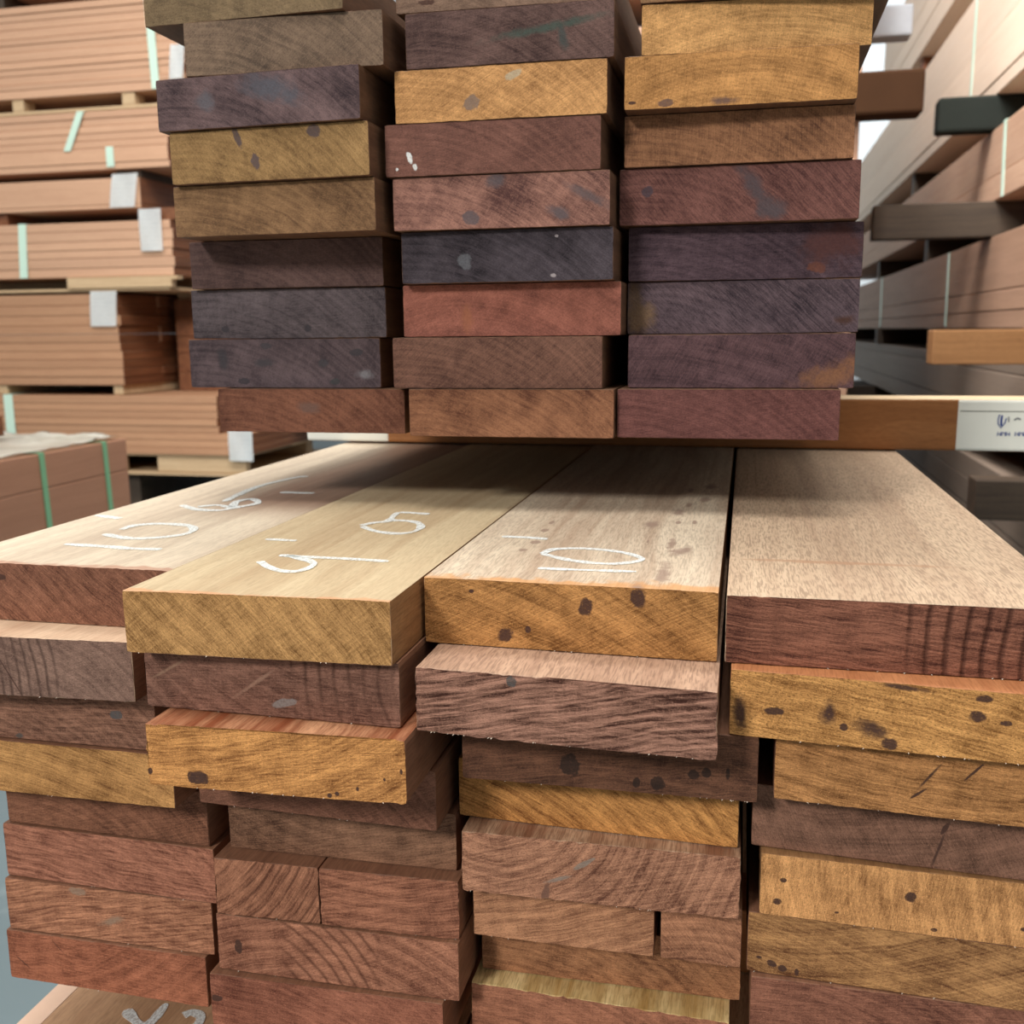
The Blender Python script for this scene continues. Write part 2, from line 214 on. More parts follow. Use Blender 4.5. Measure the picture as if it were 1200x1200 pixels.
def end_mat(name, A, B, ring=(-.1, -.2, .008), rc=.3, saw=(20, .35), blotch=.4, L=(), gouge=None, pores=.35, bump=.5, seed=0., cross=.3, sc=(42, 760)):
    """end grain: growth rings round a centre, fine saw lines, pores, blotches"""
    t = NT(name)
    P = t.tc
    Ps = t.vec('ADD', P, (seed, seed*.37, seed*1.3))
    n1 = t.noise(Ps, 22, 3, True)
    off = t.vec('SUBTRACT', n1, (.5, .5, .5)).node
    mv = t.n.new('ShaderNodeVectorMath'); mv.operation = 'SCALE'; t.put(mv.inputs[0], off.outputs[0]); mv.inputs['Scale'].default_value = .009
    Pd = t.vec('ADD', P, mv.outputs[0])
    Pd = t.vec('MULTIPLY', Pd, (1, 0, 1))
    d = t.vec('DISTANCE', Pd, (ring[0], 0, ring[1]))
    rings = t.math('MULTIPLY_ADD', t.math('SINE', t.math('MULTIPLY', d, 2*math.pi/ring[2])), .5, .5)
    # fibre lines follow the rings too: very fine bands of irregular spacing
    fine = t.noise(t.math_vec(d, Ps) if False else t.vec('MULTIPLY', t.comb(d, Ps), (1, 1, 1)), 1, 2, rough=.6)
    Pc = t.vec('ADD', Ps, mv.outputs[0])
    sv = t.turn(Pc, saw[0], *sc)
    sw = t.noise(sv, 1, 3, rough=.65)
    sw2 = t.noise(t.turn(Ps, saw[0]+82, 60, 560), 1, 2)
    gr = t.noise(t.vec('MULTIPLY', Ps, (1, 0, 1)), 1500, 2, rough=.7)
    md = t.noise(Ps, 70, 3, rough=.65)
    po = t.noise(t.turn(Ps, saw[0], 420, 1100), 1, 1)
    bl = t.noise(Ps, 16, 4, rough=.6)
    f = t.math('ADD', .5, t.math('MULTIPLY', t.math('SUBTRACT', rings, .5), rc*.45))
    f = t.math('ADD', f, t.math('MULTIPLY', t.math('SUBTRACT', fine, .5), rc*2.2))
    f = t.math('ADD', f, t.math('MULTIPLY', t.math('SUBTRACT', sw, .5), saw[1]*2.6))
    f = t.math('ADD', f, t.math('MULTIPLY', t.math('SUBTRACT', bl, .5), blotch*3))
    f = t.math('ADD', f, t.math('MULTIPLY', t.math('SUBTRACT', sw2, .5), cross))
    f = t.math('ADD', f, t.math('MULTIPLY', t.math('SUBTRACT', md, .5), .8))
    f = t.math('ADD', f, t.math('MULTIPLY', t.math('SUBTRACT', gr, .5), 1.3), clamp=True)
    A2 = shade(A, .66); B2 = shade(B, 1.16)
    col = t.mix(f, A2, B2)
    pm = t.ramp(po, .33, .46, pores, 0)
    col = t.mix(pm, col, shade(A, .35))
    lm = t.ramp(t.noise(Ps, 700, 1), .58, .72, 0, .22)
    col = t.mix(lm, col, shade(B, 1.7))
    h = t.math('ADD', t.math('MULTIPLY', rings, .25*rc), t.math('MULTIPLY', sw, .9*saw[1]+.2))
    h = t.math('ADD', h, t.math('MULTIPLY', fine, .8*rc))
    h = t.math('ADD', h, t.math('MULTIPLY', po, .35))
    h = t.math('ADD', h, t.math('ADD', t.math('MULTIPLY', gr, .55), t.math('MULTIPLY', md, .8)))
    if gouge:
        gx, gz, per, x0, x1, amt = gouge
        gd = t.vec('DISTANCE', Pd, (gx, 0, gz))
        g = t.math('MULTIPLY_ADD', t.math('SINE', t.math('MULTIPLY', gd, 2*math.pi/per)), .5, .5)
        g = t.math('POWER', g, 5.)
        sx = t.n.new('ShaderNodeSeparateXYZ'); t.put(sx.inputs[0], Pd)
        mk = t.math('MULTIPLY', t.ramp(sx.outputs[0], x0-.006, x0+.006), t.ramp(sx.outputs[0], x1+.01, x1-.01))
        mk = t.math('MULTIPLY', mk, t.ramp(bl, .36, .5, .25, 1.))
        g = t.math('MULTIPLY', g, mk)
        col = t.mix(t.math('MULTIPLY', g, .62), col, shade(A, .42))
        h = t.math('SUBTRACT', h, t.math('MULTIPLY', g, amt))
    if L: col = marks(t, P, col, L, 'xz', (.075, .036, .026))
    t.bump(h, min(1., bump), .0011)
    return t.end(col, .82, .18)
def comb(s, d, P):
    n = s.n.new('ShaderNodeCombineXYZ'); s.put(n.inputs[0], s.math('MULTIPLY', d, 560.))
    sx = s.n.new('ShaderNodeSeparateXYZ'); s.put(sx.inputs[0], P)
    s.put(n.inputs[1], s.math('MULTIPLY', sx.outputs[0], 14.)); s.put(n.inputs[2], s.math('MULTIPLY', sx.outputs[2], 14.))
    return n.outputs[0]
NT.comb = comb

def long_mat(name, A, B, fig=.5, fleck=.5, L=(), band=None, lip=None, seed=0., along='y', rnd=0.):
    """face grain along the board, with flecks; band = differently coloured heartwood; lip = stain along the sawn edge"""
    t = NT(name); P = t.tc
    if rnd:
        oi = t.n.new('ShaderNodeObjectInfo').outputs['Random']
        P0 = P; v = t.n.new('ShaderNodeCombineXYZ'); t.put(v.inputs[0], t.math('MULTIPLY', oi, 37.)); t.put(v.inputs[2], t.math('MULTIPLY', oi, 91.))
        P = t.vec('ADD', P, v.outputs[0])
    Ps = t.vec('ADD', P, (seed, seed, seed*.7))
    a = (1, .035, 1) if along == 'y' else (.035, 1, 1)
    wob = t.vec('SUBTRACT', t.noise(t.vec('MULTIPLY', Ps, (6, 3, 6)), 1, 2, True), (.5, .5, .5))
    mv = t.n.new('ShaderNodeVectorMath'); mv.operation = 'SCALE'; t.put(mv.inputs[0], wob); mv.inputs['Scale'].default_value = .03
    Pd = t.vec('ADD', Ps, mv.outputs[0])
    g1 = t.noise(t.vec('MULTIPLY', Pd, a), 110, 4, rough=.62)
    g2 = t.noise(t.vec('MULTIPLY', Pd, a), 26, 2)
    fl = t.noise(t.vec('MULTIPLY', Pd, (1, .07, 1) if along == 'y' else (.07, 1, 1)), 780, 2)
    fw = t.noise(t.vec('MULTIPLY', Pd, (1, .3, 1) if along == 'y' else (.3, 1, 1)), 330, 2)
    f = t.math('ADD', .5, t.math('MULTIPLY', t.math('SUBTRACT', g1, .5), fig*2.2))
    f = t.math('ADD', f, t.math('MULTIPLY', t.math('SUBTRACT', g2, .5), fig*2.2), clamp=True)
    col = t.mix(f, A, B)
    col = t.mix(t.ramp(fl, .54, .36, 0, fleck*.8), col, shade(A, .55))
    col = t.mix(t.ramp(fw, .5, .38, 0, fleck*.4), col, shade(A, .75))
    sx = t.n.new('ShaderNodeSeparateXYZ'); t.put(sx.inputs[0], Pd if seed == 0. else t.vec('ADD', t.tc, mv.outputs[0]))
    if band:
        x0, y0, c, soft = band
        mk = t.math('MULTIPLY', t.ramp(t.math('ADD', sx.outputs[0], t.math('MULTIPLY', g2, .02)), x0-soft, x0+soft), t.ramp(sx.outputs[1], y0, y0+.15))
        col = t.mix(t.math('MULTIPLY', mk, .85), col, t.mix(f, shade(c, .75), shade(c, 1.2)))
    if lip:
        c, d = lip
        mk = t.ramp(t.math('ADD', sx.outputs[1], t.math('MULTIPLY', t.noise(Ps, 70, 2), d*1.2)), d*1.15, d*.75)
        col = t.mix(t.math('MULTIPLY', mk, .7), col, t.mix(g1, shade(c, .7), shade(c, 1.3)))
    if L: col = marks(t, t.tc, col, L, 'xy', (.15, .085, .065))
    if rnd:
        col = t.mix(1., col, t.mix(oi, (1-rnd,)*3, (1+rnd, 1+rnd*.9, 1+rnd*.8)), 'MULTIPLY')
    t.bump(t.math('ADD', g1, t.math('MULTIPLY', fl, .6)), .35, .0006)
    return t.end(col, .6, .3)

def link(name, me, parent=None, mats=()):
    o = bpy.data.objects.new(name, me); sc.collection.objects.link(o)
    for mm in mats: me.materials.append(mm)
    if parent: o.parent = parent
    return o
def tag(o, label, cat, group=None):
    o['label'] = label; o['category'] = cat
    if group: o['group'] = group
    return o
def empty(name, loc, label, cat, group=None):
    o = bpy.data.objects.new(name, None); sc.collection.objects.link(o); o.location = loc; o.empty_display_size = .05
    return tag(o, label, cat, group)
def box_mesh(name, sx, sy, sz, bev=.0, seg=1):
    bm = bmesh.new(); bmesh.ops.create_cube(bm, size=1); bmesh.ops.scale(bm, vec=(sx, sy, sz), verts=bm.verts)
    if bev: bmesh.ops.bevel(bm, geom=bm.edges, offset=bev, segments=seg, affect='EDGES', profile=.6)
    me = bpy.data.meshes.new(name); bm.to_mesh(me); bm.free(); return me
def box(name, x0, x1, y0, y1, z0, z1, mat, parent=None, bev=0., seg=1):
    """world coordinates relative to the camera height"""
    o = link(name, box_mesh(name, x1-x0, y1-y0, z1-z0, bev, seg), parent, [mat])
    c = Vector(((x0+x1)/2, (y0+y1)/2, (z0+z1)/2+H))
    o.location = c-(parent.location if parent else Vector((0, 0, 0))); return o

# ------------------------------------------------------------------ the setting
t = NT('polished_concrete'); n1 = t.noise(t.tc, .9, 5, rough=.6); n2 = t.noise(t.tc, 14, 4)
col = t.mix(n1, lin((84, 98, 102)), lin((122, 138, 142))); col = t.mix(t.ramp(n2, .55, .75, 0, .3), col, lin((150, 160, 160)))
M_floor = t.end(col, .42, .4)
M_wall = flat('painted_sheet_wall', (.72, .76, .78), .8, .2, .04, 2)
fl = box('floor', -9, 7, -10, 14, -H-.1, -H, M_floor); fl['kind'] = 'structure'
for nm, a in (('wall_back', (-9, 7, 14, 14.15)), ('wall_left', (-9.15, -9, -10, 14.15)), ('wall_right', (7, 7.15, -10, 14.15))):
    o = box(nm, *a, -H, 6.5, M_wall); o['kind'] = 'structure'

# ------------------------------------------------------------------ planks
def col2(c, k=1.): return shade(lin(c), k*ALB)
ALB = 1.0
def plank(key, geo, length, emat, smat, label, group, whisk=0, jag=.0005, side=None):
    """one sawn plank, its origin in the middle of the sawn end; end cut may be slightly out of square"""
    x0, x1, YL, YR, z0, z1 = geo
    rnd = random.Random(sum(ord(ch)*(i+3) for i, ch in enumerate(key)))
    cx, cy, cz = (x0+x1)/2, (YL+YR)/2, (z0+z1)/2
    w2, h2 = (x1-x0)/2-.0001, (z1-z0)/2-.0003
    n_w, n_h = max(8, int(w2*2/.004)), max(6, int(h2*2/.004))
    pts = []
    b = .00045
    for i in range(n_w): pts.append((-w2+(2*w2)*i/n_w, -h2, 0, -1))
    for i in range(n_h): pts.append((w2, -h2+2*h2*i/n_h, 1, 0))
    for i in range(n_w): pts.append((w2-2*w2*i/n_w, h2, 0, 1))
    for i in range(n_h): pts.append((-w2, h2-2*h2*i/n_h, -1, 0))
    bm = bmesh.new()
    f_in, f_out, back = [], [], []
    sk = (YR-YL)/(2*w2)
    for i, (x, z, nx, nz) in enumerate(pts):
        jo = max(-.9, min(.9, noise.noise(Vector((x*160+cx*99, z*160, cz*77)))*1.1+rnd.uniform(-.35, .35)))*jag
        jz = abs(noise.noise(Vector((x*260, z*260, cx*50))))*jag
        corner = .0003 if (abs(x) > w2-.002 and abs(z) > h2-.002) else 0
        sxn = math.copysign(1, x) if abs(x) > w2-.002 else 0; szn = math.copysign(1, z) if abs(z) > h2-.002 else 0
        xi, zi = x-sxn*(b+corner)+0*nx, z-szn*(b+corner)
        f_in.append(bm.verts.new((xi+(jo if sxn and not szn else 0), sk*x, zi+(jo if szn and not sxn else 0))))
        f_out.append(bm.verts.new((x-sxn*(corner+abs(jo)*.6), sk*x+b+jz, z-szn*(corner+abs(jo)*.6))))
        back.append(bm.verts.new((x, length, z)))
    N = len(pts)
    fc = bm.faces.new(f_in); fc.material_index = 0
    bmesh.ops.triangulate(bm, faces=[fc])
    for i in range(N):
        j = (i+1) % N
        f = bm.faces.new((f_in[j], f_in[i], f_out[i], f_out[j])); f.material_index = 1
        f = bm.faces.new((f_out[j], f_out[i], back[i], back[j])); f.material_index = 1 if pts[i][3] else 3
    f = bm.faces.new(back[::-1]); f.material_index = 0
    for k in range(whisk):            # torn fibres hanging off the lower edge of the cut
        x = rnd.uniform(-w2*.95, w2*.95); s = rnd.uniform(.0006, .0016)
        base = Vector((x, sk*x+.0004, -h2+.0004))
        v = [bm.verts.new(base+Vector(d)) for d in ((-s*.5, 0, 0), (s*.5, 0, 0), (0, .001, 0), (rnd.uniform(-s, s), -s*1.3, -.0006))]
        for q in ((0, 1, 3), (1, 2, 3), (2, 0, 3)): bm.faces.new([v[i] for i in q]).material_index = 2
    bmesh.ops.recalc_face_normals(bm, faces=bm.faces)
    me = bpy.data.meshes.new('plank'); bm.to_mesh(me); bm.free()
    o = link('plank', me, None, [emat, smat, M_fibre, side or smat]); o.location = (cx, cy, cz+H)
    return tag(o, label, 'plank', group)
M_fibre = flat('torn_fibre', (.62, .52, .42))

ENDC = {}   # colours (dark tone, light tone) of the sawn end, sRGB
def E(key, a, b, **kw): ENDC[key] = (a, b, kw)
# raised pile
E('L0', (96, 78, 58), (142, 118, 88), saw=(4, .2), rc=.2)
E('L1', (100, 82, 70), (146, 120, 98), saw=(-30, .25))
E('L2', (72, 56, 60), (122, 98, 96), saw=(15, .3), blotch=.7)
E('L3', (124, 90, 56), (178, 140, 92), saw=(-52, .3), rc=.25)
E('L4', (112, 80, 56), (160, 122, 86), saw=(-12, .25), blotch=.5)
E('L5', (76, 56, 54), (112, 86, 80), saw=(5, .25))
E('L6', (58, 50, 54), (104, 92, 94), saw=(4, .3), blotch=.45)
E('L7', (70, 58, 64), (114, 96, 98), saw=(60, .2), blotch=.6)
E('L8', (96, 54, 42), (150, 100, 78), saw=(10, .2), blotch=.5)
E('M0', (110, 84, 70), (150, 120, 100), saw=(6, .2))
E('M1', (72, 50, 48), (120, 92, 84), saw=(12, .3), blotch=.55)
E('M2', (152, 108, 62), (204, 158, 100), saw=(-24, .35), rc=.3)
E('M3', (102, 66, 58), (140, 96, 82), saw=(10, .25), blotch=.35, pores=.3)
E('M4', (92, 60, 56), (142, 102, 88), saw=(-28, .35), blotch=.6)
E('M5', (52, 44, 50), (94, 84, 90), saw=(20, .3), blotch=.55)
E('M6', (110, 64, 54), (156, 98, 82), saw=(-25, .2), blotch=.35, ring=(-.05, -.2, .03))
E('M7', (88, 58, 50), (134, 96, 80), saw=(-30, .35), blotch=.4)
E('M8', (112, 66, 50), (172, 120, 88), saw=(28, .3), blotch=.6)
E('R0', (130, 95, 68), (170, 128, 90))
E('R1', (150, 110, 62), (204, 160, 100), saw=(6, .25), rc=.35, ring=(.02, -.25, .03), blotch=.3)
E('R2', (142, 100, 54), (196, 148, 88), saw=(8, .25), rc=.35, ring=(.0, -.22, .03), blotch=.3)
E('R3', (104, 68, 50), (156, 110, 78), saw=(4, .35), rc=.3, blotch=.5)
E('R4', (92, 56, 54), (142, 96, 86), saw=(-35, .5), blotch=.35, bump=.9)
E('R5', (54, 40, 48), (96, 76, 82), saw=(5, .35), blotch=.35, bump=.8)
E('R6', (52, 42, 50), (104, 86, 90), saw=(-45, .55), blotch=.4, bump=.9)
E('R7', (62, 44, 50), (108, 80, 82), saw=(-62, .4), blotch=.4, ring=(-.1, -.35, .02), rc=.3)
E('R8', (94, 56, 54), (134, 88, 82), saw=(10, .3), blotch=.35)
# lower pile
E('1a', (98, 54, 40), (158, 106, 82), saw=(36, .45), rc=.25, ring=(.3, .3, .011), blotch=.3)
E('1b', (100, 70, 60), (142, 108, 92), saw=(-10, .2), blotch=.35, gouge=(-.22, -.03, .0085, -.10, .02, 2.4))
E('1c', (100, 62, 48), (152, 106, 84), saw=(2, .6), blotch=.3, bump=.9)
E('1d', (136, 86, 46), (192, 138, 84), saw=(6, .4), ring=(-.1, -.35, .02), rc=.4, blotch=.5)
E('1e', (98, 58, 42), (144, 94, 70), saw=(-20, .45), blotch=.3)
E('1f', (118, 66, 50), (168, 110, 86), saw=(4, .7), blotch=.3, bump=.9)
E('1g', (120, 68, 50), (176, 120, 90), saw=(-10, .7), ring=(.0, -.3, .014), blotch=.35, bump=.9)
E('1h', (116, 62, 44), (162, 100, 74), saw=(6, .5), blotch=.3, ring=(-.1, .2, .014))
E('2a', (140, 98, 50), (194, 152, 94), saw=(45, .4), rc=.35, ring=(-.35, -.3, .016), blotch=.35)
E('2b', (98, 60, 48), (146, 102, 84), saw=(2, .5), blotch=.5, ring=(.1, .2, .015), gouge=(.19, .01, .012, .02, .10, .8))
E('2c', (140, 88, 44), (206, 152, 88), saw=(-8, .45), ring=(-.10, .30, .022), rc=.45, blotch=.3)
E('2d', (96, 58, 44), (136, 90, 70), saw=(-35, .4))
E('2e', (96, 62, 46), (142, 100, 76), saw=(-12, .5), ring=(.03, .2, .013), blotch=.4)
E('2f', (118, 68, 50), (170, 114, 86), saw=(-60, .35), ring=(-.09, .07, .011), rc=.5, blotch=.3, gouge=(-.09, .07, .0075, -.02, .06, .9))
E('2f2', (114, 64, 48), (166, 108, 82), saw=(-16, .55), ring=(.0, .3, .011), rc=.5, blotch=.3)
E('2g', (116, 66, 50), (168, 112, 86), saw=(50, .4), ring=(-.02, -.2, .013), rc=.4, blotch=.4, gouge=(-.12, -.10, .011, -.05, .04, .6))
E('2h', (112, 60, 46), (156, 98, 76), saw=(4, .4), blotch=.35)
E('3a', (140, 94, 46), (200, 150, 88), saw=(-30, .45), ring=(-.2, -.42, .028), rc=.45, blotch=.4, bump=.8)
E('3b', (92, 52, 40), (180, 128, 106), saw=(-11, 1.1), ring=(-.05, -.9, .009), rc=.35, blotch=.3, bump=1., pores=.3)
E('3c', (84, 52, 40), (128, 84, 62), saw=(-12, .5), ring=(.0, -.4, .012), blotch=.35)
E('3d', (142, 88, 42), (204, 150, 84), saw=(32, .5), ring=(-.2, -.25, .013), rc=.45, blotch=.35)
E('3e', (114, 68, 52), (172, 120, 92), saw=(-28, .45), ring=(-.08, .06, .010), rc=.45, blotch=.35, bump=.9)
E('3f', (128, 78, 56), (180, 126, 92), saw=(-25, .45), ring=(-.1, .3, .011), rc=.4, blotch=.35)
E('3f2', (124, 76, 56), (178, 122, 90), saw=(50, .35), ring=(.0, -.1, .009), rc=.45, blotch=.35)
E('3g', (116, 70, 48), (170, 116, 80), saw=(3, .4), blotch=.4)
E('3h', (112, 66, 50), (162, 106, 80), saw=(6, .4), blotch=.4)
E('4a', (92, 48, 38), (154, 98, 76), saw=(8, .75), ring=(-.1, .5, .013), rc=.35, blotch=.35, gouge=(.42, -.03, .0125, .005, .14, 1.8), bump=1.)
E('4b', (146, 98, 48), (208, 158, 92), saw=(14, .45), ring=(-.1, -.7, .018), rc=.35, blotch=.35, bump=.8, pores=.6)
E('4c', (124, 76, 40), (188, 130, 80), saw=(12, .5), ring=(.02, .3, .015), rc=.4, blotch=.35, bump=.8)
E('4d', (96, 64, 50), (140, 98, 78), saw=(-75, .3), ring=(-.05, .3, .02), blotch=.35, rc=.3)
E('4e', (140, 96, 54), (198, 150, 94), saw=(-76, .3), ring=(.6, .1, .012), rc=.3, blotch=.35, bump=.8)
E('4f', (124, 74, 46), (184, 132, 84), saw=(14, .45), ring=(-.1, .35, .018), rc=.5, blotch=.4, bump=.8)
E('4g', (108, 62, 50), (154, 100, 78), saw=(5, .45), blotch=.35)

TOPC = {'1a': dict(A=lin((186, 164, 142)), B=lin((232, 216, 190)), band=(.0, .20, lin((140, 104, 84)), .035), fleck=.25, lip=(lin((178, 128, 104)), .018)),
        '2a': dict(A=lin((176, 148, 114)), B=lin((214, 194, 158)), fleck=.25, lip=(lin((212, 152, 108)), .012)),
        '3a': dict(A=lin((182, 156, 132)), B=lin((222, 204, 178)), fleck=.5, lip=(lin((206, 144, 80)), .034), fig=.8),
        '3b': dict(A=lin((156, 120, 98)), B=lin((204, 168, 140)), fleck=.7),
        '4a': dict(A=lin((176, 146, 120)), B=lin((216, 190, 160)), fleck=.75),
        '1b': dict(A=lin((184, 148, 120)), B=lin((216, 186, 156)), fleck=.3),
        '2c': dict(A=lin((140, 76, 46)), B=lin((212, 156, 116)), fleck=.5, fig=1.),
        '3e': dict(A=lin((150, 104, 78)), B=lin((222, 184, 150)), fleck=.6, fig=1.),
        '3h': dict(A=lin((180, 140, 80)), B=lin((236, 208, 150)), fleck=.5, fig=.8),
        '4b': dict(A=lin((160, 98, 60)), B=lin((200, 136, 90)), fleck=.4)}
M_side_red = long_mat('reddish_face_grain', lin((110, 72, 54)), lin((162, 116, 88)), seed=3.1, fleck=.35)
M_side_gold = long_mat('golden_face_grain', lin((130, 90, 56)), lin((184, 138, 92)), seed=5.3, fleck=.35)
M_side_dark = long_mat('weathered_face_grain', lin((86, 60, 46)), lin((134, 98, 72)), seed=8.2, fleck=.3)

LABEL = {
'1a': ('reddish-brown plank, pale top chalked 10 and 8, furthest left on the lower pile', 8),
'1b': ('brown plank with curved torn grooves, directly under the left plank chalked 10 and 8', 5),
'1c': ('dull reddish plank lying on the golden one, left column of the lower pile', 0),
'1d': ('golden plank end of the left column, beside the golden end with a square dark knot', 5),
'1e': ('shaded red-brown plank directly under the golden plank of the left column', 0),
'1f': ('red-brown plank third from the bottom of the far left column, under the shaded one', 3),
'1g': ('red-brown plank with pale smudges, second from the bottom of the far left column', 3),
'1h': ('lowest plank of the far left column, a dark hairline crack near its left corner', 3),
'2a': ('clean golden plank chalked 9 and 5, second from left on the lower pile', 6),
'2b': ('brown plank with a pale diagonal scar, directly under the golden plank chalked 9 and 5', 4),
'2c': ('golden plank jutting out, with an orange-red top strip and a square dark knot', 10),
'2d': ('narrowly visible brown plank in the shade of the jutting golden plank with the square knot', 5),
'2e': ('shaded brown plank two below the jutting golden plank with the square knot', 0),
'2f': ('narrow red-brown block with steep curved rings, left half of a two-piece layer', 2),
'2f2': ('narrow red-brown plank with slanting grain, right half of the two-piece layer in the second column', 2),
'2g': ('red-brown plank with crossing curved saw scars, under the two-piece layer of the second column', 3),
'2h': ('plain red-brown plank at the foot of the second column, cut off by the frame', 0),
'3a': ('golden plank with dark oval spots and a pale top chalked 10, mid lower pile', 8),
'3b': ('furry red plank with bold slanting torn grain, jutting out under the spotted golden plank', 22),
'3c': ('dark brown plank with five black spots under the furry slanting-grained plank', 12),
'3d': ('golden plank with slanting streaks below the black-spotted dark one', 4),
'3e': ('pinkish-brown plank with curved rings and grey smears, topped by a ragged pale edge', 8),
'3f': ('clean tan plank end, left piece of the layer broken by a dark gap', 3),
'3f2': ('short tan plank end with arched grain, right of the dark gap in the third column', 1),
'3g': ('thinly visible tan plank set back near the foot of the third column', 0),
'3h': ('lowest plank of the third column, its top edge bright yellow', 0),
'4a': ('wide red plank with deep curved gouges, rightmost on top of the lower pile', 8),
'4b': ('golden plank with large irregular brown stains, second from the top in the right column', 12),
'4c': ('amber plank with slanting black cracks, third from the top in the right column', 5),
'4d': ('shaded brown plank with one dark vertical crack, under the amber cracked plank', 0),
'4e': ('golden plank with vertical saw lines and small round dark dots, in the right column', 4),
'4f': ('amber-to-red plank with sweeping grain, last but one in the right column', 4),
'4g': ('dull red plank at the foot of the right column, cut off by the frame', 0),
'L0': ('olive-brown plank end topmost in the left column of the raised pile', 0),
'L1': ('grey-brown plank set to the right, second from the top in the raised left column', 0),
'L2': ('purplish-grey plank jutting to the left, third from the top in the raised left column', 0),
'L3': ('golden plank with three grey blotches in the left column of the raised pile', 0),
'L4': ('light brown plank under the golden blotched one in the raised left column', 0),
'L5': ('dull maroon plank lying in shade midway down the raised left column', 0),
'L6': ('slate-grey plank under the shaded maroon one in the raised left column', 0),
'L7': ('bluish-grey plank with dark blotches, second from the bottom of the raised left column', 0),
'L8': ('rusty red plank, lowest of the raised left column', 0),
'M0': ('pale brown plank topmost in the middle column of the raised pile', 0),
'M1': ('dark maroon plank with a faint greenish smear in the raised middle column', 0),
'M2': ('bright golden plank with a grey oval knot in the raised middle column', 0),
'M3': ('dusty red-brown plank with a splash of white paint on its end', 0),
'M4': ('mottled brown plank with grey smudges under the one with white paint', 0),
'M5': ('charcoal-grey plank midway down the middle column of the raised pile', 0),
'M6': ('brick-red plank in the middle column of the raised pile', 0),
'M7': ('brown plank set back and shaded, under the brick-red plank', 0),
'M8': ('orange-brown plank, lowest of the raised middle column', 0),
'R0': ('plank barely showing above the golden ones at the top of the raised right column', 0),
'R1': ('upper of two golden planks at the top of the raised right column', 0),
'R2': ('lower of two golden planks in the raised right column, dark marks along its bottom edge', 0),
'R3': ('plain brown plank under the two golden ones in the raised right column', 0),
'R4': ('purplish-red plank with a dark diagonal streak in the raised right column', 0),
'R5': ('dark maroon plank with a reddish right end, midway down the raised right column', 0),
'R6': ('dark slate plank with a golden patch at its left corner in the raised right column', 0),
'R7': ('dark maroon plank with rusty lower right corner, second from bottom of raised right column', 0),
'R8': ('dull red plank, lowest of the raised right column', 0)}

ANG = {'1a': -38, '1b': 10, '1c': 2, '1d': -10, '1e': 14, '1f': -4, '1g': 12, '1h': -3, '2a': -46, '2b': 3, '2c': 7, '2d': 20, '2e': 12, '2f': 60, '2f2': 13, '2g': 20, '2h': -4,
       '3a': 26, '3b': 12, '3c': 8, '3d': -24, '3e': 16, '3f': 18, '3f2': -50, '3g': -4, '3h': 5, '4a': -6, '4b': -12, '4c': -6, '4d': -60, '4e': 80, '4f': -15, '4g': 4,
       'L0': 6, 'L1': 40, 'L2': -35, 'L3': -55, 'L4': -14, 'L5': 4, 'L6': 4, 'L7': 70, 'L8': 5, 'M0': 8, 'M1': 10, 'M2': 32, 'M3': 12, 'M4': -28, 'M5': -30, 'M6': 35, 'M7': 40,
       'M8': -28, 'R1': 84, 'R2': 82, 'R3': 88, 'R4': -48, 'R5': 3, 'R6': -45, 'R7': 60, 'R8': 12}
PL = {}
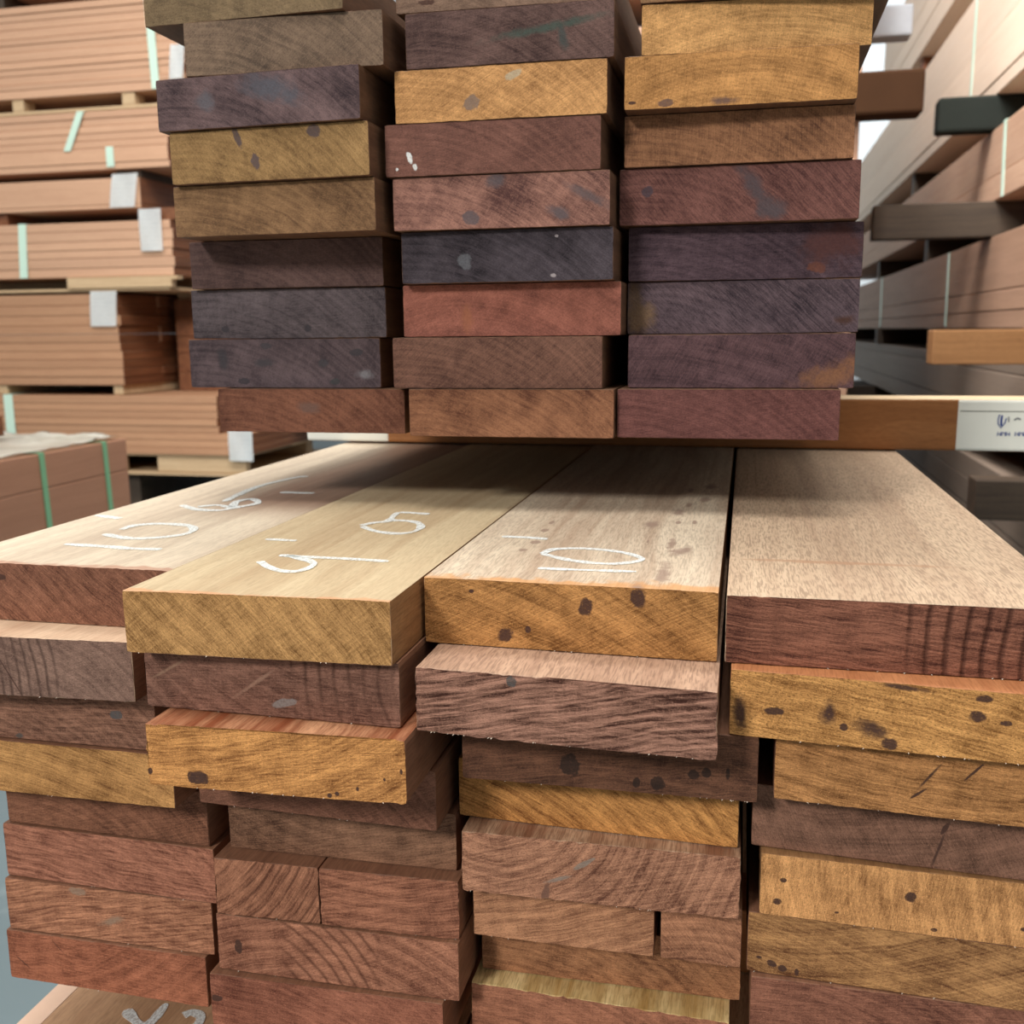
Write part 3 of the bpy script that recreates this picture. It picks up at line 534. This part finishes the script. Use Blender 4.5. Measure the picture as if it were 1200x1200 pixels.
for i, k in enumerate(BOARDS):
    a, b, kw = ENDC[k]
    upper = k[0] in 'LMR'
    kw = dict(kw); kw.setdefault('seed', i*1.37+.5)
    kw['saw'] = (ANG.get(k, 0), kw.get('saw', (0, .35))[1]*1.15)
    kw['cross'] = {'2a': .7, 'R1': .6, 'R2': .6, 'R3': .5, 'M4': .5}.get(k, .25)
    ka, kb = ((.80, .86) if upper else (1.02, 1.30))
    if k in ('M2', 'R1', 'R2', 'R3', 'M6'): ka, kb = .98, 1.08
    if k == 'M4': ka, kb = 1.15, 1.3
    if k in ('3a', '4a', '3c', '1a'): ka, kb = .9, 1.08
    if k in ('3e', '2g', '4e', '1g', '3f'): ka, kb = 1.1, 1.42
    if k == '3b': kw['sc'] = (16, 300)
    elif k in ('1c', '1f', '1g', '2f2', '3e', '4a', '4b', '4f', '3d'): kw['sc'] = (26, 480)
    gold = (1.03, .95, 1.0) if sum(b) > 430 else (1, 1, 1)
    if not upper and sum(b) <= 430: gold = (.97, 1.03, 1.05)
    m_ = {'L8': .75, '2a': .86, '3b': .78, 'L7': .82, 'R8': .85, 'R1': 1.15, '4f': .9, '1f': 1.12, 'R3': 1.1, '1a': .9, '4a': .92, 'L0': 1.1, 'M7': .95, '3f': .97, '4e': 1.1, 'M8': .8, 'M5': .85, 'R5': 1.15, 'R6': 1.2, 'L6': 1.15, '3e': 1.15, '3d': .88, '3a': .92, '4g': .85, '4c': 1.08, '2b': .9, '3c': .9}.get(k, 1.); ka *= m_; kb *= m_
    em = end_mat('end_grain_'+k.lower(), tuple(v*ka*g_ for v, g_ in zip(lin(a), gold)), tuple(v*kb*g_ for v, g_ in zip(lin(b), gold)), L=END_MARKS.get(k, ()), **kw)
    if k in TOPC:
        d = dict(TOPC[k]); sm = long_mat('face_grain_'+k.lower(), d.pop('A'), d.pop('B'), L=TOP_MARKS.get(k, ()), seed=0. if k in ('1a','2a','3a','4a') else i*.9, **d)
    else:
        sm = M_side_dark if upper else (M_side_gold if sum(b) > 430 else M_side_red)
    g = BOARDS[k]; ln = (2.62 if upper else 3.05)+random.uniform(-.04, .04)-(g[2]-(1.02 if upper else .7))
    lab, wh = LABEL[k]
    PL[k] = plank(k, g, ln, em, sm, lab, 'planks of the raised pile' if upper else 'planks of the lower pile', wh, .0012 if k in ('3b', '3e', '2f', '2f2', '2c', '3h') else .0005, (M_side_gold if k in ('2a', '3a') else M_side_red) if k in TOPC else None)

# chalk writing on the top faces
def chalk_mat():
    t = NT('white_chalk'); n = t.noise(t.vec('MULTIPLY', t.tc, (1, .6, 1)), 420, 3, rough=.7)
    t.put(t.bsdf.inputs['Alpha'], t.ramp(n, .34, .62, .40, .82))
    return t.end((.86, .9, .88), .9, .1)
M_chalk = chalk_mat()
def stroke(pts, z, wd, parent, rnd):
    def cr(p0, p1, p2, p3, u):
        return [.5*((2*b)+(-a+c)*u+(2*a-5*b+4*c-d)*u*u+(-a+3*b-3*c+d)*u**3) for a, b, c, d in zip(p0, p1, p2, p3)]
    P = [pts[0]]+list(pts)+[pts[-1]]; line = []
    for i in range(len(pts)-1):
        for k in range(8): line.append(cr(P[i], P[i+1], P[i+2], P[i+3], k/8))
    line.append(list(pts[-1]))
    bm = bmesh.new(); rows = []
    for i, p in enumerate(line):
        a = line[max(0, i-1)]; b = line[min(len(line)-1, i+1)]
        d = Vector((b[0]-a[0], b[1]-a[1])); d = d.normalized() if d.length > 1e-9 else Vector((1, 0))
        n = Vector((-d.y, d.x))*wd*.5*(.8+.4*noise.noise(Vector((p[0]*60, p[1]*60, 3))))
        if i in (0, len(line)-1): n *= .5
        rows.append([bm.verts.new((p[0]+s*n.x, p[1]+s*n.y, zz)) for zz in (z+.00045, z+.00005) for s in (-1, 1)])
    for r0, r1 in zip(rows, rows[1:]):
        bm.faces.new((r0[0], r0[1], r1[1], r1[0])); bm.faces.new((r0[0], r1[0], r1[2], r0[2])); bm.faces.new((r0[1], r0[3], r1[3], r1[1]))
    bmesh.ops.recalc_face_normals(bm, faces=bm.faces)
    me = bpy.data.meshes.new('chalk_stroke'); bm.to_mesh(me); bm.free()
    for v in me.vertices: v.co = v.co-parent.location
    o = link('chalk_stroke', me, parent, [M_chalk]); return o
for k in ('1a', '2a', '3a'):
    for s in CHALK[k]: stroke(s, BOARDS[k][5]+H, (.011 if k == '1a' else .009) if k != '3a' else .008, PL[k], random)

# ------------------------------------------------------------------ cross bearers between lower and raised pile
zl, zu = max(BOARDS[k][5] for k in ('1a', '2a', '3a', '4a'))+.0006, BOARDS['L8'][4]
M_bear = long_mat('bearer_brown', lin((138, 84, 42)), lin((176, 118, 70)), along='x', fleck=.3, seed=1.)
M_bear_top = long_mat('bearer_lit_top', lin((206, 176, 136)), lin((236, 212, 176)), along='x', fleck=.2, seed=2.)  # paler tone painted on the top face for its lit edge
M_white = flat('white_end_paint', (.84, .82, .72), .6, .3, .05, 30)
def white_end(parent, x0, x1, y0, y1, z0, z1):
    e = .0008
    return box('painted_end', x0-(e if x0 < 0 else 0), x1+(e if x1 > 0 else 0), y0-e, y1+e, z0, z1, M_white, parent, .004, 2)
def bearer(x0, x1, y0, y1, z0, z1, mat, label, group=None, bev=.004, cat='bearer'):
    o = box('bearer', x0, x1, y0, y1, z0, z1, mat, None, bev, 2); return tag(o, label, cat, group)
fb = bearer(-.752, .62, 1.648, 1.735, zl, zu, M_bear, 'brown timber bearer with white painted ends under the raised pile', 'bearers between the two piles')
fb.data.materials.append(M_bear_top)
for q in fb.data.polygons:
    if q.normal.z > .5: q.material_index = 1
p = white_end(fb, -.752, -.60, 1.648, 1.735, zl+.0005, zu-.0005); p['label'] = 'white painted left end'
p = white_end(fb, .318, .62, 1.648, 1.735, zl+.0005, zu-.0005); p['label'] = 'white painted right end with a blue stamp'
M_groove = flat('dark_groove', (.12, .10, .08)); M_ink = flat('blue_ink', (.04, .07, .25), .7, .2, .3, 300); M_ink2 = flat('grey_ink', (.22, .22, .22))
box('saw_groove', .322, .6195, 1.6468, 1.6474, zu-.0185, zu-.0175, M_groove, fb)
def ink(pts, wd, mat, name='ink_stamp'):
    bm = bmesh.new(); rows = []
    for i, (x, z) in enumerate(pts):
        a = Vector(pts[max(0, i-1)]); b = Vector(pts[min(len(pts)-1, i+1)]); d = (b-a).normalized(); n = Vector((-d.y, d.x))*wd/2
        rows.append([bm.verts.new((x+s*n.x, yy, z+s*n.y+H)) for yy in (1.6466, 1.6471) for s in (-1, 1)])
    for r0, r1 in zip(rows, rows[1:]):
        bm.faces.new((r0[0], r0[1], r1[1], r1[0])); bm.faces.new((r0[0], r1[0], r1[2], r0[2])); bm.faces.new((r0[1], r0[3], r1[3], r1[1]))
    me = bpy.data.meshes.new(name); bm.to_mesh(me); bm.free()
    for v in me.vertices: v.co -= fb.location
    return link(name, me, fb, [mat])
zs = zu-.022
ink([(.378, zs-.001), (.3765, zs-.008), (.377, zs-.015), (.381, zs-.021), (.386, zs-.014), (.388, zs-.006)], .0016, M_ink)
ink([(.3815, zs-.002), (.381, zs-.010), (.3815, zs-.018)], .003, M_ink)
ink([(.391, zs-.004), (.3915, zs-.012)], .002, M_ink2); ink([(.399, zs-.009), (.403, zs-.006), (.408, zs-.008)], .0025, M_ink2)
for j in range(9):       # a row of blurred capital letters
    x = .377+j*.0062; z = zs-.030
    if j == 3: continue
    ink([(x, z-.0028), (x+.0003, z+.0028), (x+.0028, z+.0010 if j % 2 else z-.0015), (x+.0044, z+.0028), (x+.0046, z-.0028)], .0015, M_ink)
bearer(-.74, .09, 2.62, 2.707, zl, zu, M_bear, 'middle timber bearer hidden between the two piles', 'bearers between the two piles')
bearer(-.74, .06, 3.44, 3.527, zl, zu, M_bear, 'rear timber bearer hidden between the two piles', 'bearers between the two piles')

# ------------------------------------------------------------------ bottom pile under the lower pile
zb = min(BOARDS[k][4] for k in ('1h', '2h', '3h'))-.0006
ZB = -.606-.075
M_bot_end = end_mat('end_grain_bottom_pile', lin((116, 66, 50)), lin((168, 112, 86)), seed=77.)
M_bot_top = long_mat('face_grain_bottom_pile', lin((150, 108, 78)), lin((206, 166, 128)), seed=4.4, band=None)
M_bot_sap = long_mat('face_grain_sapwood', lin((170, 122, 92)), lin((212, 172, 136)), seed=0., fleck=.3, band=(-.087, -1., lin((226, 186, 160)), .004))
t_sap = long_mat('face_grain_chalked_bottom_plank', lin((160, 118, 86)), lin((206, 164, 126)), seed=6.6, fleck=.35)
bot_proto = None
for c in range(4):
    for r in range(4):
        x0 = -.693+c*.222; z1 = ZB-r*.0525
        first = (c == 0 and r == 0)
        g = (x0, x0+.2195, .56+(.02*((c*3+r*5) % 4) if not first else 0), .56+(.02*((c*3+r*5) % 4) if not first else 0), z1-.052, z1)
        if first:
            o = plank('b%d%d' % (c, r), g, 3.1, M_bot_end, t_sap, 'plank with chalk marks and a pale sapwood edge on the bottom pile, lower left corner', 'planks of the bottom pile'); PL['b'] = o
            e = box('sapwood_edge', x0-.0004, x0+.024, .562, 3.64, z1-.0518, z1+.0004, flat('sapwood', lin((232, 196, 170)), .6, .2, .06, 60), o, .0005); e['label'] = 'pale pink sapwood edge'
        elif bot_proto is None:
            o = plank('b%d%d' % (c, r), g, 3.1, M_bot_end, M_bot_top, 'plank of the bottom pile hidden under the lower pile', 'hidden planks of the bottom pile'); bot_proto = o
        else:
            o = bot_proto.copy(); sc.collection.objects.link(o); o.location = ((g[0]+g[1])/2, g[2], (g[4]+g[5])/2+H)
for s in CHALK['b']: stroke(s, ZB+H, .012, PL['b'], random)
for y in (1.0, 2.0, 3.2):
    bearer(-.68, .22, y, y+.08, ZB+.0006, zb, M_bear, 'timber bearer between the lower pile and the bottom pile', 'bearers under the lower pile')
    bearer(-.68, .22, y, y+.08, -H, ZB-.0525*3-.052, M_bear, 'timber bearer on the floor under the bottom pile', 'bearers on the floor under the bottom pile')

# ------------------------------------------------------------------ strapped packs in the yard
M_tan = long_mat('pack_tan_x', lin((180, 136, 108)), lin((220, 178, 146)), along='x', fleck=.15, fig=.22, rnd=.06, seed=2.)
M_red = long_mat('pack_red_x', lin((152, 106, 78)), lin((204, 160, 124)), along='x', fleck=.15, fig=.22, rnd=.08, seed=3.)
M_pale_y = long_mat('pack_pale_y', lin((214, 188, 164)), lin((240, 222, 202)), along='y', fleck=.1, fig=.25, rnd=.07, seed=2.)
M_brown_y = long_mat('pack_brown_y', lin((136, 104, 84)), lin((188, 150, 124)), along='y', fleck=.1, fig=.25, rnd=.06, seed=5.)
M_warm_y = long_mat('pack_warm_y', lin((170, 132, 108)), lin((216, 180, 152)), along='y', fleck=.1, fig=.3, rnd=.06, seed=6.)
M_grey_y = long_mat('pack_grey_y', lin((112, 96, 84)), lin((150, 132, 116)), along='y', fleck=.1, fig=.22, rnd=.08, seed=5.)
M_wrap_y = long_mat('pack_redbrown_y', lin((146, 104, 82)), lin((186, 140, 112)), along='y', fleck=.1, fig=.22, rnd=.03, seed=7.)
M_endx = long_mat('pack_end_brown', lin((96, 56, 36)), lin((142, 92, 60)), along='y', fleck=.3, fig=.6, rnd=.15, seed=9.)
M_strap_w = flat('pale_green_strap', lin((200, 226, 208)), .35, .5, .04, 40)
M_strap_g = flat('green_strap', lin((124, 176, 136)), .4, .5, .06, 40)
M_bearer_pale = long_mat('pallet_wood', lin((180, 148, 112)), lin((214, 186, 148)), along='x', fleck=.2, seed=4.)
M_bearer_dark = long_mat('old_bearer', lin((56, 46, 38)), lin((84, 70, 56)), along='x', fleck=.2, seed=4.)
M_bearer_umber = flat('dark_brown_timber', lin((58, 38, 24)), .9, .08, .15, 14)
M_bearer_green = flat('black_green_timber', lin((36, 40, 36)), .85, .15, .1, 30)
M_bearer_grey = flat('grey_timber_end', lin((158, 162, 168)), .85, .15, .08, 30)
M_bearer_ylw = long_mat('yellow_brown_timber', lin((128, 88, 52)), lin((160, 116, 74)), along='x', fleck=.3, seed=4.)

def pack(label, x0, x1, y0, y1, zs, mat, axis='x', cols=1, cat='timber pack', group=None, jit=.009, gap=.0016, endmat=None, name='timber_pack', xs=None):
    """boards laid in layers; axis = direction the boards run"""
    loc = Vector(((x0+x1)/2, (y0+y1)/2, zs[0]+H)); e = empty(name, loc, label, cat, group)
    rnd = random.Random(int(abs(x0*1000)+abs(zs[0]*777)))
    for i, (a, b) in enumerate(zip(zs, zs[1:])):
        for c in range(cols):
            if axis == 'x':
                w = (y1-y0)/cols; ya, yb = y0+c*w, y0+(c+1)*w
                j = rnd.uniform(0, jit) if c == 0 else 0; k = rnd.uniform(0, jit*2)
                xr = xs[i] if xs else x1
                o = box('board', x0, xr-k, ya+j, yb-.002, a, b-gap, mat, e, .0045, 2)
            else:
                w = (x1-x0)/cols; xa, xb = x0+c*w, x0+(c+1)*w
                j = rnd.uniform(0, jit) if c == 0 else 0
                o = box('board', xa+j, xb-.002, y0+rnd.uniform(0, jit*3), y1, a, b-gap, mat, e, .0045, 2)
            if endmat and axis == 'x':
                o.data.materials.append(endmat)
                for p in o.data.polygons:
                    if abs(p.normal.x) > .9: p.material_index = 1
    return e
def lays(z0, z1, n):
    rr = random.Random(int(z0*997)+n); h = (z1-z0)/n
    return [z0+h*i+(rr.uniform(-.16, .16)*h if 0 < i < n else 0) for i in range(n+1)]
def strap_on(e, x, y, z0, z1, wd, mat, face='y', lean=0., top=.5):
    """flat strap on the front of a pack (face y: the face looks towards -y; face x: towards -x; face X: towards +x), bent over the top edge"""
    t_ = .0025
    bm = bmesh.new()
    if face == 'y':
        pts = [(x-lean, y, z0), (x-lean*.5, y-.001, (z0+z1)/2), (x, y, z1), (x, y+top, z1)]
        off = [(0, -t_, 0), (0, -t_, 0), (0, -t_, t_), (0, 0, t_)]; side = Vector((wd/2, 0, 0))
    else:
        s = -1 if face == 'x' else 1
        pts = [(x, y-lean, z0), (x, y-lean*.5, (z0+z1)/2), (x, y, z1), (x-s*top, y, z1)]
        off = [(s*t_, 0, 0), (s*t_, 0, 0), (s*t_, 0, t_), (0, 0, t_)]; side = Vector((0, wd/2, 0))
    rows = []
    for p, o_ in zip(pts, off):
        p = Vector(p)+Vector((0, 0, H))-e.location
        rows.append([bm.verts.new(p+o_v+s_*side) for o_v in (Vector(o_), Vector(o_)*.1) for s_ in (-1, 1)])
    for r0, r1 in zip(rows, rows[1:]):
        for a, b in ((0, 1), (1, 3), (3, 2), (2, 0)): bm.faces.new((r0[a], r0[b], r1[b], r1[a]))
    bmesh.ops.recalc_face_normals(bm, faces=bm.faces)
    me = bpy.data.meshes.new('strap'); bm.to_mesh(me); bm.free()
    return link('strap', me, e, [mat])
t = NT('printed_paper'); w_ = t.n.new('ShaderNodeTexWave'); w_.bands_direction = 'Z'; t.put(w_.inputs['Vector'], t.tc); w_.inputs['Scale'].default_value = 14
msk = t.math('MULTIPLY', t.ramp(w_.outputs['Fac'], .75, .9, 0, .14), t.ramp(t.noise(t.vec('MULTIPLY', t.tc, (1, 1, 2)), 40, 2), .45, .55))
M_paper = t.end(t.mix(msk, (.93, .97, .97), lin((130, 150, 160))), .6, .3)
def paper(e, x0, x1, z0, z1, y, tilt=0.):
    bm = bmesh.new(); nx, nz = 6, 8; g = []
    for j in range(nz+1):
        for i in range(nx+1):
            u, v = i/nx, j/nz
            bm_v = ((u-.5)*(x1-x0)+tilt*(v-.5), -.004-.012*(1-v)*u-.004*math.sin(u*5+v*3), (v-.5)*(z1-z0))
            g.append(bm.verts.new(bm_v))
    for j in range(nz):
        for i in range(nx):
            a = j*(nx+1)+i; bm.faces.new((g[a], g[a+1], g[a+nx+2], g[a+nx+1]))
    r = bmesh.ops.solidify(bm, geom=bm.faces[:], thickness=.0006)
    me = bpy.data.meshes.new('paper_label'); bm.to_mesh(me); bm.free()
    o = link('paper_label', me, e, [M_paper]); o.location = Vector(((x0+x1)/2, y, (z0+z1)/2+H))-e.location
    return o

# --- left: long packs lying across, stacked on pallets
Y5 = 5.0; XL = -5.6
GL = 'packs of the left stack'
e = pack('lower edge of the highest pack of the left stack, above the widest pack', XL, -2.9, Y5-.02, 6.2, lays(1.80, 2.10, 6), M_tan, group=GL, endmat=M_endx)
for x in (-4.9, -4.02, -3.3): bearer(x, x+.1, Y5+.01, 6.15, 1.722, 1.798, M_bearer_dark, 'dark bearer under the highest pack of the left stack', 'bearers under the highest left pack')
e = pack('tall pack of thin boards over a pallet, highest full pack of the left stack', XL, -2.865, Y5, 6.2, lays(1.258, 1.72, 12), M_tan, group=GL, endmat=M_endx)
strap_on(e, -3.055, Y5, 1.262, 1.718, .045, M_strap_w, lean=-.01); strap_on(e, -4.9, Y5, 1.262, 1.718, .045, M_strap_w)
paper(e, -2.95, -2.868, 1.30, 1.47, Y5-.004, .02)
def pallet(label, x0, x1, y0, y1, z0, z1, blocks, mat, rim=.018):
    e = empty('pallet', Vector(((x0+x1)/2, (y0+y1)/2, z0+H)), label, 'pallet', 'pallets of the left stack')
    for k in range(3):
        ya = y0+k*(y1-y0-.1)/2; box('deck_board', x0, x1, ya, ya+.1, z0, z0+rim, mat, e, .002)
    for x, wd in blocks:
        for k in range(3):
            ya = y0+k*(y1-y0-.1)/2; box('block', x, x+wd, ya, ya+.1, z0+rim, z1, mat, e, .002)
    return e
pallet('pallet with small pale blocks under the tall pack of thin boards', XL, -2.88, Y5+.01, 6.2, 1.176, 1.257, [(-5.0, .07), (-4.55, .07), (-3.925, .07), (-3.255, .075), (-2.97, .075)], M_bearer_pale)
zP2 = [.873, .907, .985]+[.985+.1885*i/5 for i in range(1, 6)]
e = pack('tan pack of mixed thin and thick boards below the small-block pallet', XL, -2.985, Y5, 6.2, zP2, M_tan, group=GL, endmat=M_endx)
strap_on(e, -3.50, Y5-.004, .975, 1.172, .042, M_strap_w, lean=.10); strap_on(e, -3.345, Y5, .885, .985, .045, M_strap_w, top=0.002)
bearer(-4.9, -4.78, Y5+.05, 6.15, .829, .8724, M_bearer_dark, 'thin dark stick above the single thick slab of the left stack', 'sticks above the thick slab')
bearer(-3.35, -3.2, Y5+.05, 6.15, .829, .8724, M_bearer_dark, 'thin dark stick above the single thick slab of the left stack', 'sticks above the thick slab')
e = pack('pack with one smooth thick face and a dark end, fourth in the left stack', XL, -3.18, Y5, 6.2, [.669, .69, .829], M_tan, group=GL, endmat=M_endx, jit=.002)
p = paper(e, -3.35, -3.195, .672, .845, Y5-.006, .03)
for x in (-5.0, -4.16, -3.10): bearer(x, x+.12, Y5+.03, 6.15, .604, .6684, M_endx, 'brown stick under the smooth thick pack of the left stack', 'sticks under the smooth thick pack')
e = pack('six-layer tan pack with white paper near its right end, on a rounded pale board', XL, -3.0, Y5, 6.2, lays(.312, .604, 6), M_tan, group=GL, endmat=M_endx)
strap_on(e, -3.925, Y5, .314, .603, .05, M_strap_w, lean=.02)
paper(e, -3.195, -3.06, .44, .66, Y5-.004)
e = empty('pallet', Vector((-4.3, 5.6, .247+H)), 'pallet with one long pale rounded side board in the left stack', 'pallet', 'pallets of the left stack')
me = box_mesh('side_board', .68, .05, .058, .0); bm = bmesh.new(); bm.from_mesh(me)
ed = [q for q in bm.edges if abs(q.verts[0].co.x-.34) < 1e-4 and abs(q.verts[1].co.x-.34) < 1e-4 and q.verts[0].co.z < 0 and q.verts[1].co.z < 0]
bmesh.ops.bevel(bm, geom=ed, offset=.04, segments=5, affect='EDGES'); bm.to_mesh(me); bm.free()
o = link('side_board', me, e, [M_bearer_pale]); o.location = Vector((-3.33, Y5+.02, .281+H))-e.location
for ya in (5.4, 5.75, 6.1): box('block', XL, -3.0, ya, ya+.09, .252, .311, M_bearer_pale, e, .002)
box('deck_board', XL, -3.05, Y5+.01, 6.2, .236, .251, M_bearer_pale, e, .001)
zP5 = [-.28+.33*i/7 for i in range(8)]+[.105, .16, .222]
e = pack('thick tan pack with a broad brown end, beside grey planks of the raised pile', XL, -3.362, Y5, 6.2, zP5, M_red, group=GL, cols=3, endmat=M_endx)
paper(e, -3.535, -3.37, .045, .235, Y5-.004, .015)
box_ = box('board', -3.30, -2.7, Y5+.5, 6.2, .222-.02, .235, M_bearer_pale, None, .002); tag(box_, 'thin pale board lying on a pack behind the raised pile', 'board')
e2 = pack('brown pack set back behind the raised pile, beside the thick tan pack', -3.30, -1.9, Y5+.45, 6.2, lays(-.335, .2, 5), M_endx, group=GL, cols=2)
for x in (-5.0, -4.2, -3.45): bearer(x, x+.06, Y5+.02, 6.15, -.333, -.2806, M_bearer_pale, 'small pale block under the thick tan pack', 'blocks under the thick tan pack')
zP6 = [-.663+.04*i for i in range(9)]
e = pack('stepped tan pack of thin boards low in the left stack, longest of the stack', XL, -2.64, Y5, 6.2, zP6[:-1]+[-.335], M_red, group=GL, cols=2, endmat=M_endx, xs=[-2.645]*3+[-2.80]*5)
strap_on(e, -4.125, Y5, -.66, -.336, .06, M_strap_w); paper(e, -2.745, -2.60, -.69, -.525, Y5-.004)
e = empty('pallet', Vector((-4.0, 5.6, -.78+H)), 'pallet with a pale side board and slots at the foot of the left stack', 'pallet', 'pallets of the left stack')
box('side_board', -3.21, -2.66, Y5+.02, Y5+.07, -.765, -.672, M_bearer_pale, e, .01, 3); box('side_board', -5.2, -3.42, Y5+.02, Y5+.07, -.765, -.672, M_bearer_pale, e, .01, 3)
box('top_deck', XL, -2.66, Y5+.01, 6.2, -.672, -.664, M_bearer_pale, e); box('bottom_deck', XL, -2.66, Y5+.01, 6.2, -.78, -.766, M_bearer_pale, e)
box('block', -5.2, -2.7, 5.9, 5.99, -.765, -.673, M_bearer_pale, e)
for x in (-5.2, -4.3, -3.5, -2.85): bearer(x, x+.12, Y5+.1, 6.1, -H, -.7806, M_bearer_dark, 'dark timber foot on the floor under the left stack', 'feet under the left stack')

# --- front left: pack running away from us, wrapped in green straps
e = pack('reddish-brown pack with green straps and plastic film on top, running away at the left edge', -3.25, -2.2, 1.2, 3.255, lays(-.90, -.375, 4), M_wrap_y, axis='y', cols=2, jit=.001, gap=.0008)
for y in (2.79, 3.12, 1.9, 1.4): strap_on(e, -2.2, y, -.899, -.3745, .024, M_strap_g, face='X', lean=-.02, top=1.0)
t = NT('clear_plastic_film'); n = t.noise(t.tc, 9, 3)
M_film = t.end(t.mix(n, (.74, .70, .58), (.92, .91, .84)), .25, .6)
bm = bmesh.new(); nx, ny = 40, 60; g = []
for j in range(ny+1):
    for i in range(nx+1):
        x = -3.26+1.05*i/nx; y = 1.2+2.04*j/ny
        z = -.369+.012*abs(noise.noise(Vector((x*5, y*4, 0))))+.006*abs(noise.noise(Vector((x*15, y*11, 2))))
        if y > 2.95: z += .02*abs(noise.noise(Vector((x*12, y*14, 5))))
        g.append(bm.verts.new((x, y, z+H)-e.location if False else Vector((x, y, z+H))-e.location))
for j in range(ny):
    for i in range(nx):
        a = j*(nx+1)+i; bm.faces.new((g[a], g[a+1], g[a+nx+2], g[a+nx+1])).smooth = True
bmesh.ops.solidify(bm, geom=bm.faces[:], thickness=.0012)
me = bpy.data.meshes.new('plastic_film'); bm.to_mesh(me); bm.free(); link('plastic_film', me, e, [M_film])
for y in (1.4, 2.2, 3.0): bearer(-3.2, -2.25, y, y+.09, -H, -.9005, M_bearer_dark, 'dark bearer on the floor under the green-strapped pack', 'bearers under the green-strapped pack')
# small offcut bundle on that pack
o = box('offcut_board', -3.1, -2.52, 2.86, 3.02, -.345, -.275, M_endx, None, .003); tag(o, 'short brown offcut lying on the film of the green-strapped pack', 'board')

# --- right: packs running away from us
XR = .90; XX = 3.3; GR = 'packs of the right stack'  # XX widens packs and bearers out of view to keep light out of gaps
def rpack(label, z0, z1, n, mat, y1=10.8, y0=3.0, thick=None):
    return pack(label, XR, XX, y0, y1, thick or lays(z0, z1, n), mat, axis='y', cols=2, group=GR, jit=.004)
e = rpack('lowest brown pack of the right stack, in deep shade', -.89, -.52, 4, M_grey_y)
for y in (3.2, 5.0, 7.0): bearer(XR-.1, XX, y, y+.1, -H, -.8905, M_bearer_dark, 'dark bearer on the floor under the right stack', 'bearers on the floor under the right stack')
e = rpack('grey-brown pack just above the level of the white painted bearer, in the right stack', -.41, -.115, 3, M_grey_y, y0=2.4, thick=[-.41, -.31, -.165, -.115])
for y in (2.9, 5.2, 7.6): bearer(XR-.28, XX, y, y+.1, -.52, -.4105, M_bearer_dark, 'dark bearer low in the right stack', 'bearers low in the right stack')
e = rpack('shaded brown pack with two narrow boards at its foot in the right stack', -.01, .33, 5, M_brown_y, y0=2.4, thick=[-.01, .055, .13, .335])
strap_on(e, XR, 5.08, 0, .33, .035, M_strap_w, face='x', lean=.02); strap_on(e, XR, 7.45, 0, .33, .05, M_strap_w, face='x', lean=.03)
bearer(.555, XX, 3.30, 3.40, -.1145, -.0105, M_bearer_ylw, 'yellow-brown squared bearer jutting from the right stack, just above the white painted bearer')
for y in (5.3, 7.4, 10.2): bearer(XR-.02, XX, y, y+.1, -.1145, -.0105, M_bearer_dark, 'dark bearer behind the yellow-brown one in the right stack', 'bearers behind the yellow-brown one')  # the farthest is added to block the bright wall behind the gap
e = rpack('warm brown pack with pale strap, third from the top of the right stack', .465, .74, 3, M_warm_y, thick=[.465, .56, .74], y0=3.0)
strap_on(e, XR, 4.16, .467, .738, .035, M_strap_w, face='x', lean=.03)
bearer(.47, XX, 4.25, 4.35, .3355, .4645, M_bearer_dark, 'long dark brown bearer with a rough broken end in the right stack')
for y in (5.8, 7.8): bearer(XR+.02, XX, y, y+.1, .3355, .4645, M_bearer_dark, 'short dark bearer deep in the shadowed gap of the right stack', 'deep bearers of the broken-end gap')
e = rpack('pale tan pack with a long strap, second from the top of the right stack', .87, 1.37, 6, M_pale_y, thick=[.87, .925, 1.12, 1.37])
strap_on(e, XR, 4.83, .925, 1.368, .035, M_strap_w, face='x', lean=.0)
bearer(.70, XX, 4.36, 4.46, .7405, .8695, M_bearer_green, 'blackish-green bearer sticking out of the right stack', bev=.012)
for y in (6.4, 8.0, 10.2): bearer(XR+.02, XX, y, y+.1, .7405, .8695, M_bearer_dark, 'dark bearer behind the blackish-green one', 'bearers behind the blackish-green one')  # last one added at the far end to shut out the wall's brightness
e = rpack('cream pack at the very top of the right stack', 1.50, 2.0, 4, M_pale_y, y1=8.0)
for y in (4.0, 6.4): bearer(XR+.03, XX, y, y+.1, 1.3705, 1.4995, M_endx, 'reddish bearer under the cream pack of the right stack', 'bearers under the cream pack')

# --- rear stack behind the raised pile, only its bearers stick out
for (z0, z1, lab) in ((-.90, -.2, 'lowest pack of the stack hidden behind the raised pile'), (-.2, .725, 'tall pack hidden behind the raised pile'),
                      (.868, 1.089, 'pack between the brown and the grey bearer behind the raised pile'), (1.202, 1.7, 'topmost pack hidden behind the raised pile')):
    pack(lab, -.75, .372, 3.9, 6.6, lays(z0, z1-.001, max(2, int((z1-z0)/.12))), M_brown_y, axis='y', cols=3, group='packs of the rear stack')
for y in (4.0, 6.2): bearer(-.7, .34, y, y+.1, -H, -.9005, M_bearer_dark, 'dark bearer on the floor under the rear stack', 'bearers on the floor under the rear stack')
bearer(-.8, .57, 3.85, 3.99, .7255, .8675, M_bearer_umber, 'brown squared timber sticking out right of the golden planks of the raised pile', bev=.010)
bearer(-.8, .34, 6.2, 6.34, .7255, .8675, M_endx, 'hidden rear timber under the pack behind the raised pile')
bearer(-.8, .58, 4.30, 4.41, 1.0895, 1.2015, M_bearer_grey, 'grey painted timber end at the top edge right of the raised pile', bev=.010)
bearer(-.8, .34, 6.2, 6.31, 1.0895, 1.2015, M_bearer_grey, 'hidden rear grey timber at the top of the rear stack')
